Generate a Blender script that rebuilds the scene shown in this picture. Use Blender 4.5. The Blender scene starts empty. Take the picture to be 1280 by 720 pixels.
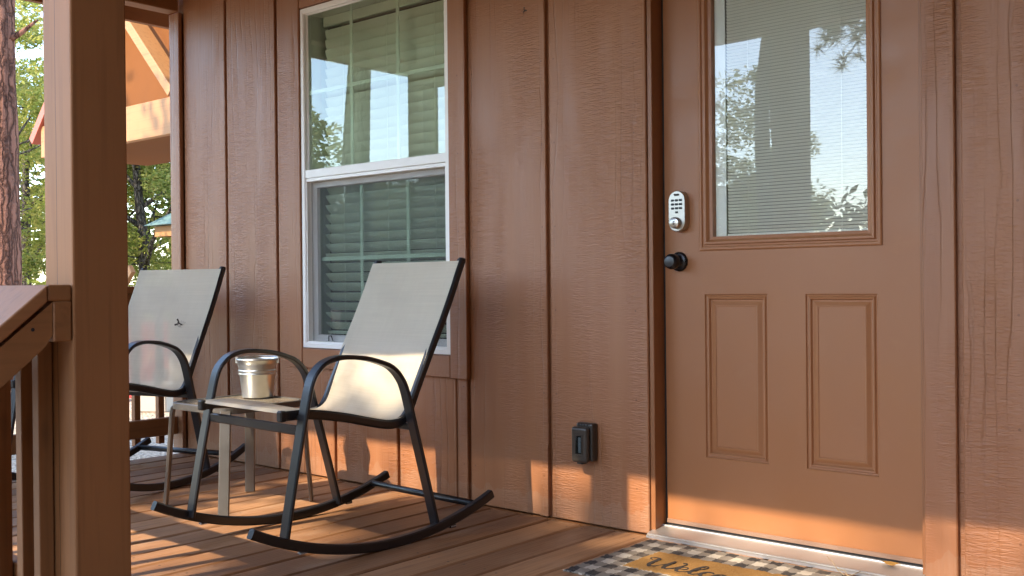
import bpy, bmesh, math, random
import numpy as np
from mathutils import Vector, Matrix
random.seed(7)
rng = np.random.default_rng(11)
SC = bpy.context.scene
COL = SC.collection
PI = math.pi

# ------------------------------------------------------------------ node helpers
class NT:
    def __init__(s, name):
        s.m = bpy.data.materials.new(name); s.m.use_nodes = True
        s.t = s.m.node_tree; s.n = s.t.nodes
        s.b = s.n['Principled BSDF']; s.out = s.n['Material Output']
        s.tc = s.n.new('ShaderNodeTexCoord')
    def link(s, a, b): s.t.links.new(a, b)
    def mp(s, sc=(1, 1, 1), loc=(0, 0, 0), rot=(0, 0, 0), src=None):
        q = s.n.new('ShaderNodeMapping'); q.inputs['Scale'].default_value = sc
        q.inputs['Location'].default_value = loc; q.inputs['Rotation'].default_value = rot
        s.link(src or s.tc.outputs['Object'], q.inputs['Vector']); return q.outputs[0]
    def noise(s, v, sc=1, det=4, rough=.55, dist=0):
        q = s.n.new('ShaderNodeTexNoise'); q.inputs['Scale'].default_value = sc
        q.inputs['Detail'].default_value = det; q.inputs['Roughness'].default_value = rough
        q.inputs['Distortion'].default_value = dist; s.link(v, q.inputs['Vector']); return q.outputs['Fac']
    def wave(s, v, sc=1, dist=5, det=3, dsc=1, axis='X'):
        q = s.n.new('ShaderNodeTexWave'); q.bands_direction = axis
        q.inputs['Scale'].default_value = sc; q.inputs['Distortion'].default_value = dist
        q.inputs['Detail'].default_value = det; q.inputs['Detail Scale'].default_value = dsc
        s.link(v, q.inputs['Vector']); return q.outputs['Fac']
    def voro(s, v, sc=1, feat='F1'):
        q = s.n.new('ShaderNodeTexVoronoi'); q.feature = feat; q.inputs['Scale'].default_value = sc
        s.link(v, q.inputs['Vector']); return q
    def ramp(s, f, stops):
        q = s.n.new('ShaderNodeValToRGB'); e = q.color_ramp.elements
        while len(e) < len(stops): e.new(.5)
        for k, (p, c) in enumerate(stops):
            e[k].position = p; e[k].color = (*c, 1) if len(c) == 3 else c
        s.link(f, q.inputs[0]); return q.outputs[0]
    def math(s, op, a, b=None, c=None):
        q = s.n.new('ShaderNodeMath'); q.operation = op
        for k, v in enumerate((a, b, c)):
            if v is None: continue
            if isinstance(v, (int, float)): q.inputs[k].default_value = v
            else: s.link(v, q.inputs[k])
        return q.outputs[0]
    def mix(s, f, a, b, mode='MIX'):
        q = s.n.new('ShaderNodeMix'); q.data_type = 'RGBA'; q.blend_type = mode
        for sock, v in ((q.inputs[0], f), (q.inputs[6], a), (q.inputs[7], b)):
            if isinstance(v, (int, float)): sock.default_value = v
            elif isinstance(v, tuple): sock.default_value = (*v, 1)
            else: s.link(v, sock)
        return q.outputs[2]
    def xyz(s, v=None):
        q = s.n.new('ShaderNodeSeparateXYZ'); s.link(v or s.tc.outputs['Object'], q.inputs[0]); return q.outputs
    def bump(s, h, strength=.3, dist=.002, normal=None):
        q = s.n.new('ShaderNodeBump'); q.inputs['Strength'].default_value = strength
        q.inputs['Distance'].default_value = dist; s.link(h, q.inputs['Height'])
        if normal: s.link(normal, q.inputs['Normal'])
        s.link(q.outputs[0], s.b.inputs['Normal']); return q.outputs[0]
    def set(s, col=None, rough=None, metal=None, spec=None):
        if col is not None:
            if isinstance(col, tuple): s.b.inputs['Base Color'].default_value = (*col, 1)
            else: s.link(col, s.b.inputs['Base Color'])
        if rough is not None:
            if isinstance(rough, (int, float)): s.b.inputs['Roughness'].default_value = rough
            else: s.link(rough, s.b.inputs['Roughness'])
        if metal is not None: s.b.inputs['Metallic'].default_value = metal
        if spec is not None: s.b.inputs['Specular IOR Level'].default_value = spec
        return s.m

DPITCH = .1448
BROWN = (.295, .117, .045)
def sc3(c, k): return tuple(x * k for x in c)

def m_siding(name, base=BROWN, horizontal=False):
    t = NT(name)
    v = t.tc.outputs['Object']
    if horizontal:
        v = t.mp(rot=(0, PI / 2, 0))
    fine = t.noise(t.mp((170, 60, 6), src=v), 1, 5, .6)
    med = t.noise(t.mp((28, 28, 1.6), src=v), 1, 4, .55, .6)
    cath = t.wave(t.mp((5.2, 5.2, .55), src=v), 1.6, 9, 3, 1.3)
    cathl = t.ramp(cath, [(0, (0, 0, 0)), (.10, (1, 1, 1)), (1, (1, 1, 1))])
    cmask = t.ramp(t.noise(t.mp((5, 5, .55), (3, 1, 2), src=v), 1, 2), [(.48, (0, 0, 0)), (.60, (1, 1, 1))])
    rip = t.ramp(t.noise(t.mp((20, 20, 150), src=v), 1, 3, .5, 1.2), [(.38, (0, 0, 0)), (.62, (1, 1, 1))])
    rmask = t.ramp(t.noise(t.mp((6, 6, 1.1), (8, 2, 5), src=v), 1, 2), [(.40, (0, 0, 0)), (.62, (1, 1, 1))])
    h = t.math('ADD', t.math('MULTIPLY', fine, .35), t.math('MULTIPLY', med, .35))
    h = t.math('ADD', h, t.math('MULTIPLY', t.math('MULTIPLY', rip, rmask), .35))
    ch = t.math('MULTIPLY', t.math('SUBTRACT', cathl, 1.0), cmask)
    h = t.math('ADD', h, t.math('MULTIPLY', ch, .5))
    t.bump(h, 1.0, .003)
    big = t.noise(t.mp((2.2, 2.2, .7), src=v), 1, 3)
    streak = t.noise(t.mp((14, 14, .35), (4, 4, 1), src=v), 1, 3)
    c1 = t.mix(big, sc3(base, .88), (base[0] * 1.08, base[1] * 1.10, base[2] * 1.12))
    c2 = t.mix(t.ramp(streak, [(.4, (0, 0, 0)), (.7, (1, 1, 1))]), c1, (base[0] * 1.06, base[1] * 1.13, base[2] * 1.22))
    c3 = t.mix(t.math('MULTIPLY', t.math('MULTIPLY', ch, -1), .16), c2, sc3(base, .45))
    sp = t.ramp(t.noise(t.mp((60, 60, 40), (1, 7, 3), src=v), 1, 2), [(.74, (0, 0, 0)), (.80, (1, 1, 1))])
    c4 = t.mix(t.math('MULTIPLY', sp, .25), c3, sc3(base, .5))
    o = t.xyz()
    scf = t.ramp(t.noise(t.mp((9, 9, 3.5), (2, 9, 4), src=v), 1, 5, .65), [(.60, (0, 0, 0)), (.72, (1, 1, 1))])
    c4 = t.mix(t.math('MULTIPLY', scf, .22), c4, (base[0] * 1.25, base[1] * 1.35, base[2] * 1.6))
    if not horizontal:
        fx = t.math('MULTIPLY', t.math('FRACT', t.math('DIVIDE', o[0], .4064)), .4064)
        dx = t.math('MINIMUM', t.math('ABSOLUTE', t.math('SUBTRACT', fx, .040)), t.math('ABSOLUTE', t.math('SUBTRACT', fx, .388)))
        fz = t.math('MULTIPLY', t.math('SUBTRACT', t.math('FRACT', t.math('DIVIDE', o[2], .305)), .5), .305)
        rn = t.math('SQRT', t.math('ADD', t.math('MULTIPLY', dx, dx), t.math('MULTIPLY', fz, fz)))
        c4 = t.mix(t.math('MULTIPLY', t.math('LESS_THAN', rn, .0036), .55), c4, sc3(base, .35))
        dust = t.math('MULTIPLY', t.math('LESS_THAN', t.math('ADD', o[2], t.math('MULTIPLY', streak, -.16)), .0), t.math('MULTIPLY', fine, .35))
        c4 = t.mix(dust, c4, (.36, .25, .17))
    rr = t.math('ADD', t.math('MULTIPLY_ADD', med, .22, .24), t.math('MULTIPLY', streak, .22))
    return t.set(c4, rr, spec=.55)

def m_timber(name, base=BROWN, axis='Z', crack=None, rough=.55):
    t = NT(name)
    s = {'Z': (40, 40, 1.6), 'X': (1.6, 40, 40), 'Y': (40, 1.6, 40)}[axis]
    g = t.noise(t.mp(s), 1, 5, .6, .3)
    big = t.noise(t.mp((3, 3, 3)), 1, 3)
    knot = t.ramp(t.voro(t.mp(tuple(4 if x > 10 else 1.1 for x in s)), 1).outputs['Distance'], [(.03, (1, 1, 1)), (.06, (0, 0, 0))])
    c = t.mix(big, sc3(base, .85), sc3(base, 1.12))
    c = t.mix(t.ramp(g, [(.5, (0, 0, 0)), (.75, (1, 1, 1))]), c, sc3(base, .72))
    c = t.mix(t.math('MULTIPLY', knot, .5), c, sc3(base, .5))
    h = g
    if crack:
        x0, rng_ = crack
        o = t.xyz()
        zz = t.noise(t.mp((0, 0, 2.0)), 1, 4, .6)
        off = t.math('MULTIPLY_ADD', zz, .022, x0 - .011)
        d = t.math('ABSOLUTE', t.math('SUBTRACT', o[0], off))
        k = t.math('LESS_THAN', d, .0011)
        c = t.mix(k, c, sc3(base, .10))
        h = t.math('SUBTRACT', g, t.math('MULTIPLY', k, 2))
    t.bump(h, .35, .0015)
    return t.set(c, rough, spec=.4)

def m_deck():
    t = NT('deck_stain')
    o = t.xyz()
    b = t.math('FLOOR', t.math('DIVIDE', t.math('SUBTRACT', o[0], 2.046), .1448))
    wn = t.n.new('ShaderNodeTexWhiteNoise'); wn.noise_dimensions = '1D'; t.link(b, wn.inputs['W'])
    cb = t.n.new('ShaderNodeCombineXYZ'); t.link(t.math('MULTIPLY', wn.outputs['Value'], 37), cb.inputs[2])
    va = t.n.new('ShaderNodeVectorMath'); t.link(t.tc.outputs['Object'], va.inputs[0]); t.link(cb.outputs[0], va.inputs[1])
    v = va.outputs[0]
    g = t.noise(t.mp((75, 3.2, 1), src=v), 1, 6, .65, .4)
    ring = t.wave(t.mp((16, 1.1, 1), src=v), 1.2, 6, 3, 1.2)
    wear = t.noise(t.mp((7, 2.4, 1), src=v), 1, 5, .6)
    spots = t.noise(t.mp((45, 30, 1), src=v), 1, 3, .6)
    base = (.29, .136, .060)
    c = t.mix(wn.outputs['Value'], sc3(base, .62), (.40, .215, .105))
    c = t.mix(t.ramp(g, [(.45, (0, 0, 0)), (.8, (1, 1, 1))]), c, sc3(base, .55))
    c = t.mix(t.ramp(wear, [(.52, (0, 0, 0)), (.72, (.55, .55, .55))]), c, (.43, .275, .17))
    c = t.mix(t.ramp(spots, [(.68, (0, 0, 0)), (.76, (.5, .5, .5))]), c, (.11, .052, .03))
    fx = t.math('MULTIPLY', t.math('FRACT', t.math('DIVIDE', t.math('SUBTRACT', o[0], 2.046), DPITCH)), DPITCH)
    dx = t.math('MINIMUM', t.math('ABSOLUTE', t.math('SUBTRACT', fx, .030)), t.math('ABSOLUTE', t.math('SUBTRACT', fx, .115)))
    fy = t.math('MULTIPLY', t.math('SUBTRACT', t.math('FRACT', t.math('ADD', t.math('DIVIDE', t.math('ADD', o[1], .06), .6), .5)), .5), .6)
    fy = t.math('ADD', fy, t.math('MULTIPLY_ADD', wn.outputs['Value'], .02, -.01))
    rr_ = t.math('SQRT', t.math('ADD', t.math('MULTIPLY', dx, dx), t.math('MULTIPLY', fy, fy)))
    scw = t.math('LESS_THAN', rr_, .0042)
    c = t.mix(t.math('MULTIPLY', scw, .85), c, (.03, .022, .018))
    t.bump(t.math('SUBTRACT', t.math('ADD', g, t.math('MULTIPLY', ring, .4)), scw), .45, .002)
    return t.set(c, t.math('MULTIPLY_ADD', wear, .25, .38), spec=.4)

def m_paint(name, col, rough=.5, metal=0, spec=.5, nz=.06, nsc=30, bump=.0):
    t = NT(name)
    n = t.noise(t.mp((nsc,) * 3), 1, 4)
    c = t.mix(n, sc3(col, 1 - nz), sc3(col, 1 + nz))
    if bump: t.bump(n, bump, .001)
    return t.set(c, t.math('MULTIPLY_ADD', n, .12, rough - .06), metal, spec)

def m_door():
    t = NT('door_paint')
    b = (.318, .128, .048)
    big = t.noise(t.mp((3, 3, 1.5)), 1, 4)
    br = t.noise(t.mp((70, 70, 3)), 1, 4)
    sm = t.noise(t.mp((6, 6, 9), (3, 0, 2)), 1, 5, .65)
    c = t.mix(big, sc3(b, .92), (b[0] * 1.06, b[1] * 1.1, b[2] * 1.12))
    c = t.mix(t.ramp(sm, [(.60, (0, 0, 0)), (.78, (.35, .35, .35))]), c, (.37, .17, .068))
    rl_ = t.noise(t.mp((230, 230, 230)), 1, 3)
    t.bump(t.math('ADD', br, t.math('MULTIPLY', rl_, .8)), .28, .0008)
    return t.set(c, t.math('MULTIPLY_ADD', sm, .4, .20), spec=.45)

def m_sling():
    t = NT('sling_mesh')
    uv = t.tc.outputs['UV']
    w1 = t.wave(t.mp((150, 1, 1), src=uv), 1, .5, 1, 1, 'X')
    w2 = t.wave(t.mp((1, 260, 1), src=uv), 1, .5, 1, 1, 'Y')
    n = t.noise(t.mp((4, 190, 1), src=uv), 1, 4, .6)
    n2 = t.noise(t.mp((60, 5, 1), src=uv), 1, 4, .6)
    st = t.noise(t.mp((2.2, 3, 1), src=uv), 1, 4)
    c = t.mix(n, (.62, .555, .43), (.79, .715, .57))
    c = t.mix(t.math('MULTIPLY', n2, .35), c, (.55, .48, .36))
    c = t.mix(t.ramp(st, [(.5, (0, 0, 0)), (.75, (.35, .35, .35))]), c, (.40, .35, .29))
    t.set(c, .75, spec=.25)
    t.bump(t.math('ADD', w1, w2), .25, .0006)
    tr = t.n.new('ShaderNodeBsdfTranslucent'); t.link(c, tr.inputs[0])
    tp = t.n.new('ShaderNodeBsdfTransparent')
    m1 = t.n.new('ShaderNodeMixShader'); m1.inputs[0].default_value = .28
    t.link(t.b.outputs[0], m1.inputs[1]); t.link(tr.outputs[0], m1.inputs[2])
    m2 = t.n.new('ShaderNodeMixShader'); m2.inputs[0].default_value = .07
    t.link(m1.outputs[0], m2.inputs[1]); t.link(tp.outputs[0], m2.inputs[2])
    t.link(m2.outputs[0], t.out.inputs[0]); return t.m

def m_glass(name, tint, ior, gl=(1, 1, 1), wob=.0):
    t = NT(name)
    tp = t.n.new('ShaderNodeBsdfTransparent'); tp.inputs[0].default_value = (*tint, 1)
    g = t.n.new('ShaderNodeBsdfGlossy'); g.inputs['Roughness'].default_value = 0.0
    g.inputs[0].default_value = (*gl, 1)
    f = t.n.new('ShaderNodeFresnel'); f.inputs[0].default_value = ior
    if wob:
        q = t.n.new('ShaderNodeBump'); q.inputs['Strength'].default_value = wob; q.inputs['Distance'].default_value = .002
        t.link(t.noise(t.mp((3, 3, 3)), 1, 1), q.inputs['Height'])
        t.link(q.outputs[0], g.inputs['Normal'])
    m = t.n.new('ShaderNodeMixShader')
    t.link(f.outputs[0], m.inputs[0]); t.link(tp.outputs[0], m.inputs[1]); t.link(g.outputs[0], m.inputs[2])
    t.link(m.outputs[0], t.out.inputs[0]); return t.m

def m_screen():
    t = NT('insect_screen')
    tp = t.n.new('ShaderNodeBsdfTransparent')
    t.set((.06, .063, .068), .6)
    m = t.n.new('ShaderNodeMixShader'); m.inputs[0].default_value = .22
    t.link(tp.outputs[0], m.inputs[1]); t.link(t.b.outputs[0], m.inputs[2])
    t.link(m.outputs[0], t.out.inputs[0]); return t.m

def m_plaid(x0, y0, px, py):
    t = NT('plaid_weave')
    o = t.xyz()
    def band(s, o0, p):
        f = t.math('FRACT', t.math('DIVIDE', t.math('SUBTRACT', s, o0), p))
        return t.math('LESS_THAN', f, .5)
    n0 = t.noise(t.mp((60, 60, 60)), 1, 2)
    xs = t.math('ADD', o[0], t.math('MULTIPLY_ADD', n0, .004, -.002))
    ys = t.math('ADD', o[1], t.math('MULTIPLY_ADD', n0, .004, -.002))
    s = t.math('MULTIPLY', t.math('ADD', band(xs, x0, px), band(ys, y0, py)), .5)
    c = t.ramp(s, [(0, (.60, .54, .45)), (.5, (.27, .235, .195)), (1, (.045, .043, .045))])
    n = t.noise(t.mp((500, 500, 500)), 1, 3, .7)
    n2 = t.noise(t.mp((14, 14, 14)), 1, 4, .6)
    c = t.mix(t.ramp(n, [(.45, (0, 0, 0)), (.75, (.5, .5, .5))]), c, (.30, .25, .2))
    c = t.mix(t.ramp(n2, [(.5, (0, 0, 0)), (.8, (.4, .4, .4))]), c, (.36, .27, .19))
    t.bump(n, .9, .004)
    return t.set(c, .95, spec=.1)

def m_coir():
    t = NT('coir_pile')
    n = t.noise(t.mp((420, 420, 420)), 1, 4, .75)
    n2 = t.noise(t.mp((25, 25, 25)), 1, 3)
    c = t.ramp(n, [(.3, (.19, .095, .03)), (.55, (.42, .235, .08)), (.8, (.58, .36, .15))])
    c = t.mix(t.math('MULTIPLY', n2, .4), c, (.38, .20, .07))
    t.bump(n, 1, .006)
    return t.set(c, .95, spec=.1)

def m_galv():
    t = NT('galvanised_steel')
    v = t.voro(t.mp((38, 38, 38)), 1)
    n = t.noise(t.mp((9, 9, 4)), 1, 4)
    c = t.mix(v.outputs['Distance'], (.66, .67, .66), (.80, .81, .80))
    c = t.mix(n, c, (.62, .64, .62))
    return t.set(c, t.math('MULTIPLY_ADD', n, .25, .20), 1.0)

def m_tabletop():
    t = NT('mottled_table_glass')
    n = t.noise(t.mp((55, 55, 55)), 1, 5, .65)
    n2 = t.noise(t.mp((180, 180, 180)), 1, 3)
    c = t.ramp(n, [(.35, (.12, .10, .075)), (.55, (.25, .215, .16)), (.75, (.36, .32, .25))])
    t.bump(n2, .3, .001)
    return t.set(c, .22, spec=.6)

def m_bark(name, a, b, dark, sx=9, sz=2.6):
    t = NT(name)
    w = t.noise(t.mp((6, 6, 3)), 1, 3)
    mv = t.n.new('ShaderNodeVectorMath'); mv.operation = 'ADD'
    t.link(t.mp((sx, sx, sz)), mv.inputs[0])
    q = t.n.new('ShaderNodeTexNoise'); q.inputs['Scale'].default_value = 9; q.inputs['Detail'].default_value = 5; t.link(t.tc.outputs['Object'], q.inputs['Vector'])
    t.link(q.outputs['Color'], mv.inputs[1])
    e = t.voro(mv.outputs[0], 1, 'DISTANCE_TO_EDGE').outputs['Distance']
    k = t.ramp(e, [(.0, (0, 0, 0)), (.06, (.35, .35, .35)), (.22, (1, 1, 1))])
    f = t.noise(t.mp((60, 60, 14)), 1, 4)
    c = t.mix(t.noise(t.mp((9, 9, 4)), 1, 3), a, b)
    c = t.mix(t.math('MULTIPLY', f, .4), c, sc3(b, 1.3))
    c = t.mix(k, dark, c)
    t.bump(t.math('ADD', k, t.math('MULTIPLY', f, .3)), 1, .03)
    return t.set(c, .9, spec=.15)

def m_leaf(name, cols, trans=.45):
    t = NT(name)
    gi = t.n.new('ShaderNodeNewGeometry')
    c = t.ramp(gi.outputs['Random Per Island'], [(k / max(1, len(cols) - 1), x) for k, x in enumerate(cols)])
    cl = t.noise(t.mp((.7, .7, .7)), 1, 2)
    c = t.mix(t.math('MULTIPLY', cl, .35), c, cols[0])
    t.set(c, .55, spec=.3)
    tr = t.n.new('ShaderNodeBsdfTranslucent'); t.link(c, tr.inputs[0])
    m = t.n.new('ShaderNodeMixShader'); m.inputs[0].default_value = trans
    t.link(t.b.outputs[0], m.inputs[1]); t.link(tr.outputs[0], m.inputs[2]); t.link(m.outputs[0], t.out.inputs[0])
    return t.m

def m_gravel():
    t = NT('gravel')
    v = t.voro(t.mp((28, 28, 28)), 1)
    n = t.noise(t.mp((1.1, 1.1, 1.1)), 1, 5)
    n2 = t.noise(t.mp((140, 140, 140)), 1, 3)
    c = t.ramp(v.outputs['Distance'], [(0, (.62, .55, .45)), (.5, (.48, .41, .32)), (.85, (.20, .16, .11))])
    c = t.mix(t.math('MULTIPLY', n2, .5), c, (.42, .35, .27))
    c = t.mix(t.ramp(n, [(.5, (0, 0, 0)), (.75, (.7, .7, .7))]), c, (.32, .23, .14))
    t.bump(v.outputs['Distance'], 1, -.03)
    return t.set(c, .95, spec=.1)

def m_metalroof():
    t = NT('green_metal_roof')
    n = t.noise(t.mp((3, 3, 3)), 1, 4)
    c = t.mix(n, (.10, .19, .19), (.19, .28, .28))
    return t.set(c, .35, 0, .5)

M = {}
M['siding'] = m_siding('siding_paint')
M['trim'] = m_siding('trim_paint', sc3(BROWN, 1.0))
M['trim_h'] = m_siding('trim_paint_level', BROWN, True)
M['jamb'] = m_paint('jamb_paint', (.25, .100, .036), .42, nz=.05)
M['door'] = m_door()
M['deck'] = m_deck()
M['post'] = m_timber('post_stain', (.285, .120, .042), 'Z', (1.985, 0))
M['timz'] = m_timber('timber_stain_upright', (.25, .103, .034), 'Z')
M['timx'] = m_timber('timber_stain_level', (.25, .103, .034), 'X')
M['timy'] = m_timber('timber_stain_across', (.25, .103, .034), 'Y')
M['cap'] = m_timber_cap = m_timber('worn_cap_stain', (.29, .122, .045), 'Y', None, .45)
M['ntim'] = m_timber('neighbour_timber', (.37, .185, .07), 'X')
M['npan'] = m_paint('neighbour_panel', (.175, .066, .020), .7, spec=.08, nz=.1, nsc=4)  # darker than the beams: shade on the gable panel put into the colour
M['red'] = m_paint('red_paint', (.48, .05, .045), .45)
M['redtrim'] = m_paint('red_edge_paint', (.42, .10, .06), .5)
M['white'] = m_paint('white_vinyl', (.84, .82, .77), .35, nz=.03, nsc=12)
M['grille'] = m_paint('white_grille', (.85, .88, .82), .4, nz=.02)
M['blind'] = m_paint('blind_slats', (.84, .83, .76), .45, nz=.04, nsc=8)
M['mini'] = m_paint('mini_blind_slats', (.88, .85, .76), .4, nz=.03, nsc=8)
M['backing'] = m_paint('shaded_blind_back', (.36, .34, .30), .8)
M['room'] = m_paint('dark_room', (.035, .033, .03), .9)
M['black'] = m_paint('black_powder_coat', (.009, .010, .0125), .33, spec=.6, nz=.15, nsc=14)
M['blackgrip'] = m_paint('black_plastic', (.012, .012, .012), .5)
M['taupe'] = m_paint('taupe_powder_coat', (.15, .137, .12), .36, .55, .5)
M['glide'] = m_paint('grey_glide', (.35, .35, .34), .5)
M['sling'] = m_sling()
M['ttop'] = m_tabletop()
M['galv'] = m_galv()
M['alu'] = m_paint('brushed_aluminium', (.52, .52, .515), .44, .85, .5, nz=.07, nsc=24)
M['sweep'] = m_paint('door_sweep', (.26, .16, .11), .4, .2)
M['rubber'] = m_paint('black_rubber', (.01, .009, .009), .7)
M['nickel'] = m_paint('satin_nickel', (.46, .44, .40), .30, 1.0)
M['keys'] = m_paint('key_rubber', (.03, .03, .03), .5)
M['bronze'] = m_paint('dark_bronze', (.028, .026, .027), .28, .7)
M['outlet'] = m_paint('outlet_cover_plastic', (.042, .035, .028), .32, nz=.12)
M['clear'] = m_glass('clear_cover_window', (.5, .55, .55), 1.6)
M['outin'] = m_paint('outlet_insert', (.5, .5, .52), .5)
M['glass_up'] = m_glass('upper_pane_glass', (.88, .95, .82), 1.95, (.95, 1, 1), .02)
M['glass_lo'] = m_glass('lower_pane_glass', (.84, .95, .83), 1.7, (.9, .95, .93), .02)
M['glass_dr'] = m_glass('door_pane_glass', (.95, .97, .95), 1.85, (.95, .98, 1), .012)
M['screen'] = m_screen()
_t = NT('pane_edge'); _q = _t.n.new('ShaderNodeBsdfTransparent'); _t.link(_q.outputs[0], _t.out.inputs[0]); M['see'] = _t.m
M['plaid'] = m_plaid(2.515, -.530, .0745, .0845)
M['coir'] = m_coir()
M['ink'] = m_paint('black_coir_print', (.03, .022, .017), .95, nz=.5, nsc=300, bump=1)
M['gravel'] = m_gravel()
M['groof'] = m_metalroof()
M['pinebark'] = m_bark('pine_bark', (.26, .115, .075), (.19, .095, .068), (.075, .036, .026), 12, 1.7)
M['oakbark'] = m_bark('grey_bark', (.15, .125, .105), (.10, .085, .07), (.03, .024, .02), 14, 4)
M['leaf_a'] = m_leaf('oak_leaves', [(.11, .15, .025), (.20, .24, .045), (.32, .32, .08), (.40, .35, .11)])
M['leaf_b'] = m_leaf('bright_leaves', [(.15, .19, .03), (.26, .30, .055), (.40, .39, .09), (.48, .41, .13)])
M['needle'] = m_leaf('pine_needles', [(.03, .05, .018), (.06, .085, .03), (.12, .12, .05)], .2)
M['leaf_d'] = m_leaf('far_leaves', [(.04, .06, .018), (.075, .10, .03), (.11, .125, .04)], .3)
M['straw'] = m_paint('dry_straw', (.42, .32, .19), .8)
M['dleaf'] = m_paint('yellow_dry_leaf', (.50, .27, .06), .7)
M['bug'] = m_paint('insect_brown', (.03, .018, .012), .6)
M['block'] = m_paint('pale_concrete', (.45, .40, .33), .9)

# ------------------------------------------------------------------ mesh helpers
def B(): return bmesh.new()
def add_box(bm, x0, x1, y0, y1, z0, z1, bev=0, mi=0, mat=None, seg=1):
    mtx = Matrix.Translation(((x0 + x1) / 2, (y0 + y1) / 2, (z0 + z1) / 2)) @ Matrix.Diagonal((abs(x1 - x0), abs(y1 - y0), abs(z1 - z0), 1))
    if mat is not None: mtx = mat @ mtx
    r = bmesh.ops.create_cube(bm, size=1, matrix=mtx)
    vs = r['verts']; fs = set(f for v in vs for f in v.link_faces)
    if bev:
        es = list(set(e for v in vs for e in v.link_edges))
        r2 = bmesh.ops.bevel(bm, geom=es, offset=bev, segments=seg, profile=.5, affect='EDGES')
        fs |= set(r2['faces'])
    for f in fs:
        if f.is_valid: f.material_index = mi
def add_tube(bm, pts, rad, n=10, mi=0, caps=True):
    pts = [Vector(p) for p in pts]
    if isinstance(rad, (int, float)): rad = [rad] * len(pts)
    rings = []; prev = None
    for i, p in enumerate(pts):
        d = (pts[min(i + 1, len(pts) - 1)] - pts[max(i - 1, 0)]).normalized()
        if prev is None:
            a = d.orthogonal().normalized()
        else:
            a = (prev - d * prev.dot(d)).normalized()
        prev = a; b = d.cross(a)
        rings.append([bm.verts.new(p + (a * math.cos(2 * PI * k / n) + b * math.sin(2 * PI * k / n)) * rad[i]) for k in range(n)])
    for r, s in zip(rings, rings[1:]):
        for k in range(n):
            f = bm.faces.new((r[k], r[(k + 1) % n], s[(k + 1) % n], s[k])); f.material_index = mi; f.smooth = True
    if caps:
        f = bm.faces.new(rings[0][::-1]); f.material_index = mi
        f = bm.faces.new(rings[-1]); f.material_index = mi
def add_bar(bm, pts, side, w, t, ch=.003, mi=0):
    """flat bar swept along pts; width w along 'side', thickness t across it"""
    pts = [Vector(p) for p in pts]; side = Vector(side).normalized(); rings = []
    prof = []
    for sx, sy in ((1, 1), (-1, 1), (-1, -1), (1, -1)):
        a, b = (sx * (w / 2 - ch), sy * t / 2), (sx * w / 2, sy * (t / 2 - ch))
        prof += [b, a] if sx * sy > 0 else [a, b]
    for i, p in enumerate(pts):
        d = (pts[min(i + 1, len(pts) - 1)] - pts[max(i - 1, 0)]).normalized()
        nrm = side.cross(d).normalized()
        rings.append([bm.verts.new(p + side * a + nrm * b) for a, b in prof])
    n = len(prof)
    for r, s in zip(rings, rings[1:]):
        for k in range(n):
            f = bm.faces.new((r[k], r[(k + 1) % n], s[(k + 1) % n], s[k])); f.material_index = mi
    for q in (rings[0][::-1], rings[-1]):
        f = bm.faces.new(q); f.material_index = mi
def add_lathe(bm, prof, c, axis='Z', n=40, mi=0, squash=(1, 1)):
    rings = []
    for r, h in prof:
        ring = []
        for k in range(n):
            a = 2 * PI * k / n
            u, v = r * math.cos(a) * squash[0], r * math.sin(a) * squash[1]
            p = (u, v, h) if axis == 'Z' else (u, -h, v)
            ring.append(bm.verts.new((c[0] + p[0], c[1] + p[1], c[2] + p[2])))
        rings.append(ring)
    for r, s in zip(rings, rings[1:]):
        for k in range(n):
            f = bm.faces.new((r[k], r[(k + 1) % n], s[(k + 1) % n], s[k])); f.material_index = mi; f.smooth = True
    return rings
def add_rings(bm, x0, x1, z0, z1, y, prof, mi=0, close=True, end_mi=None):
    """concentric mitred rectangle profile on a wall facing -y; prof = (inset, depth into wall)"""
    R = []
    for i, d in prof:
        R.append([bm.verts.new(p) for p in ((x0 + i, y + d, z0 + i), (x1 - i, y + d, z0 + i), (x1 - i, y + d, z1 - i), (x0 + i, y + d, z1 - i))])
    for r, s in zip(R, R[1:]):
        for k in range(4):
            f = bm.faces.new((r[k], r[(k + 1) % 4], s[(k + 1) % 4], s[k])); f.material_index = mi
    if close:
        f = bm.faces.new(R[-1]); f.material_index = mi if end_mi is None else end_mi
def pane(name, x0, x1, y0, y1, z0, z1, mat, parent, mtx=None):
    bm = B(); add_box(bm, x0, x1, y0, y1, z0, z1)
    bm.normal_update()
    for f in bm.faces: f.material_index = 0 if f.normal.y < -.9 else 1
    if mtx is not None: bm.transform(mtx)
    return obj(name, bm, [mat, M['see']], parent)
def obj(name, bm, mat, parent=None, smooth=None, label=None):
    bmesh.ops.recalc_face_normals(bm, faces=bm.faces[:])
    me = bpy.data.meshes.new(name); bm.to_mesh(me); bm.free()
    for m in (mat if isinstance(mat, (list, tuple)) else [mat]): me.materials.append(m)
    o = bpy.data.objects.new(name, me); COL.objects.link(o)
    if parent: o.parent = parent
    if smooth:
        for p in me.polygons: p.use_smooth = True
    if label: o['label'] = label
    return o
def split(name, bm, mat, parent):
    """one object per connected piece"""
    bm.verts.index_update(); seen = set(); out = []
    for v0 in bm.verts:
        if v0 in seen: continue
        st = [v0]; seen.add(v0); comp = []
        while st:
            v = st.pop(); comp.append(v)
            for e in v.link_edges:
                w_ = e.other_vert(v)
                if w_ not in seen: seen.add(w_); st.append(w_)
        nb_ = bmesh.new(); mp_ = {v: nb_.verts.new(v.co) for v in comp}
        for f in set(f for v in comp for f in v.link_faces):
            g_ = nb_.faces.new([mp_[v] for v in f.verts]); g_.material_index = f.material_index; g_.smooth = f.smooth
        out.append(obj(name, nb_, mat, parent))
    bm.free(); return out
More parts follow.
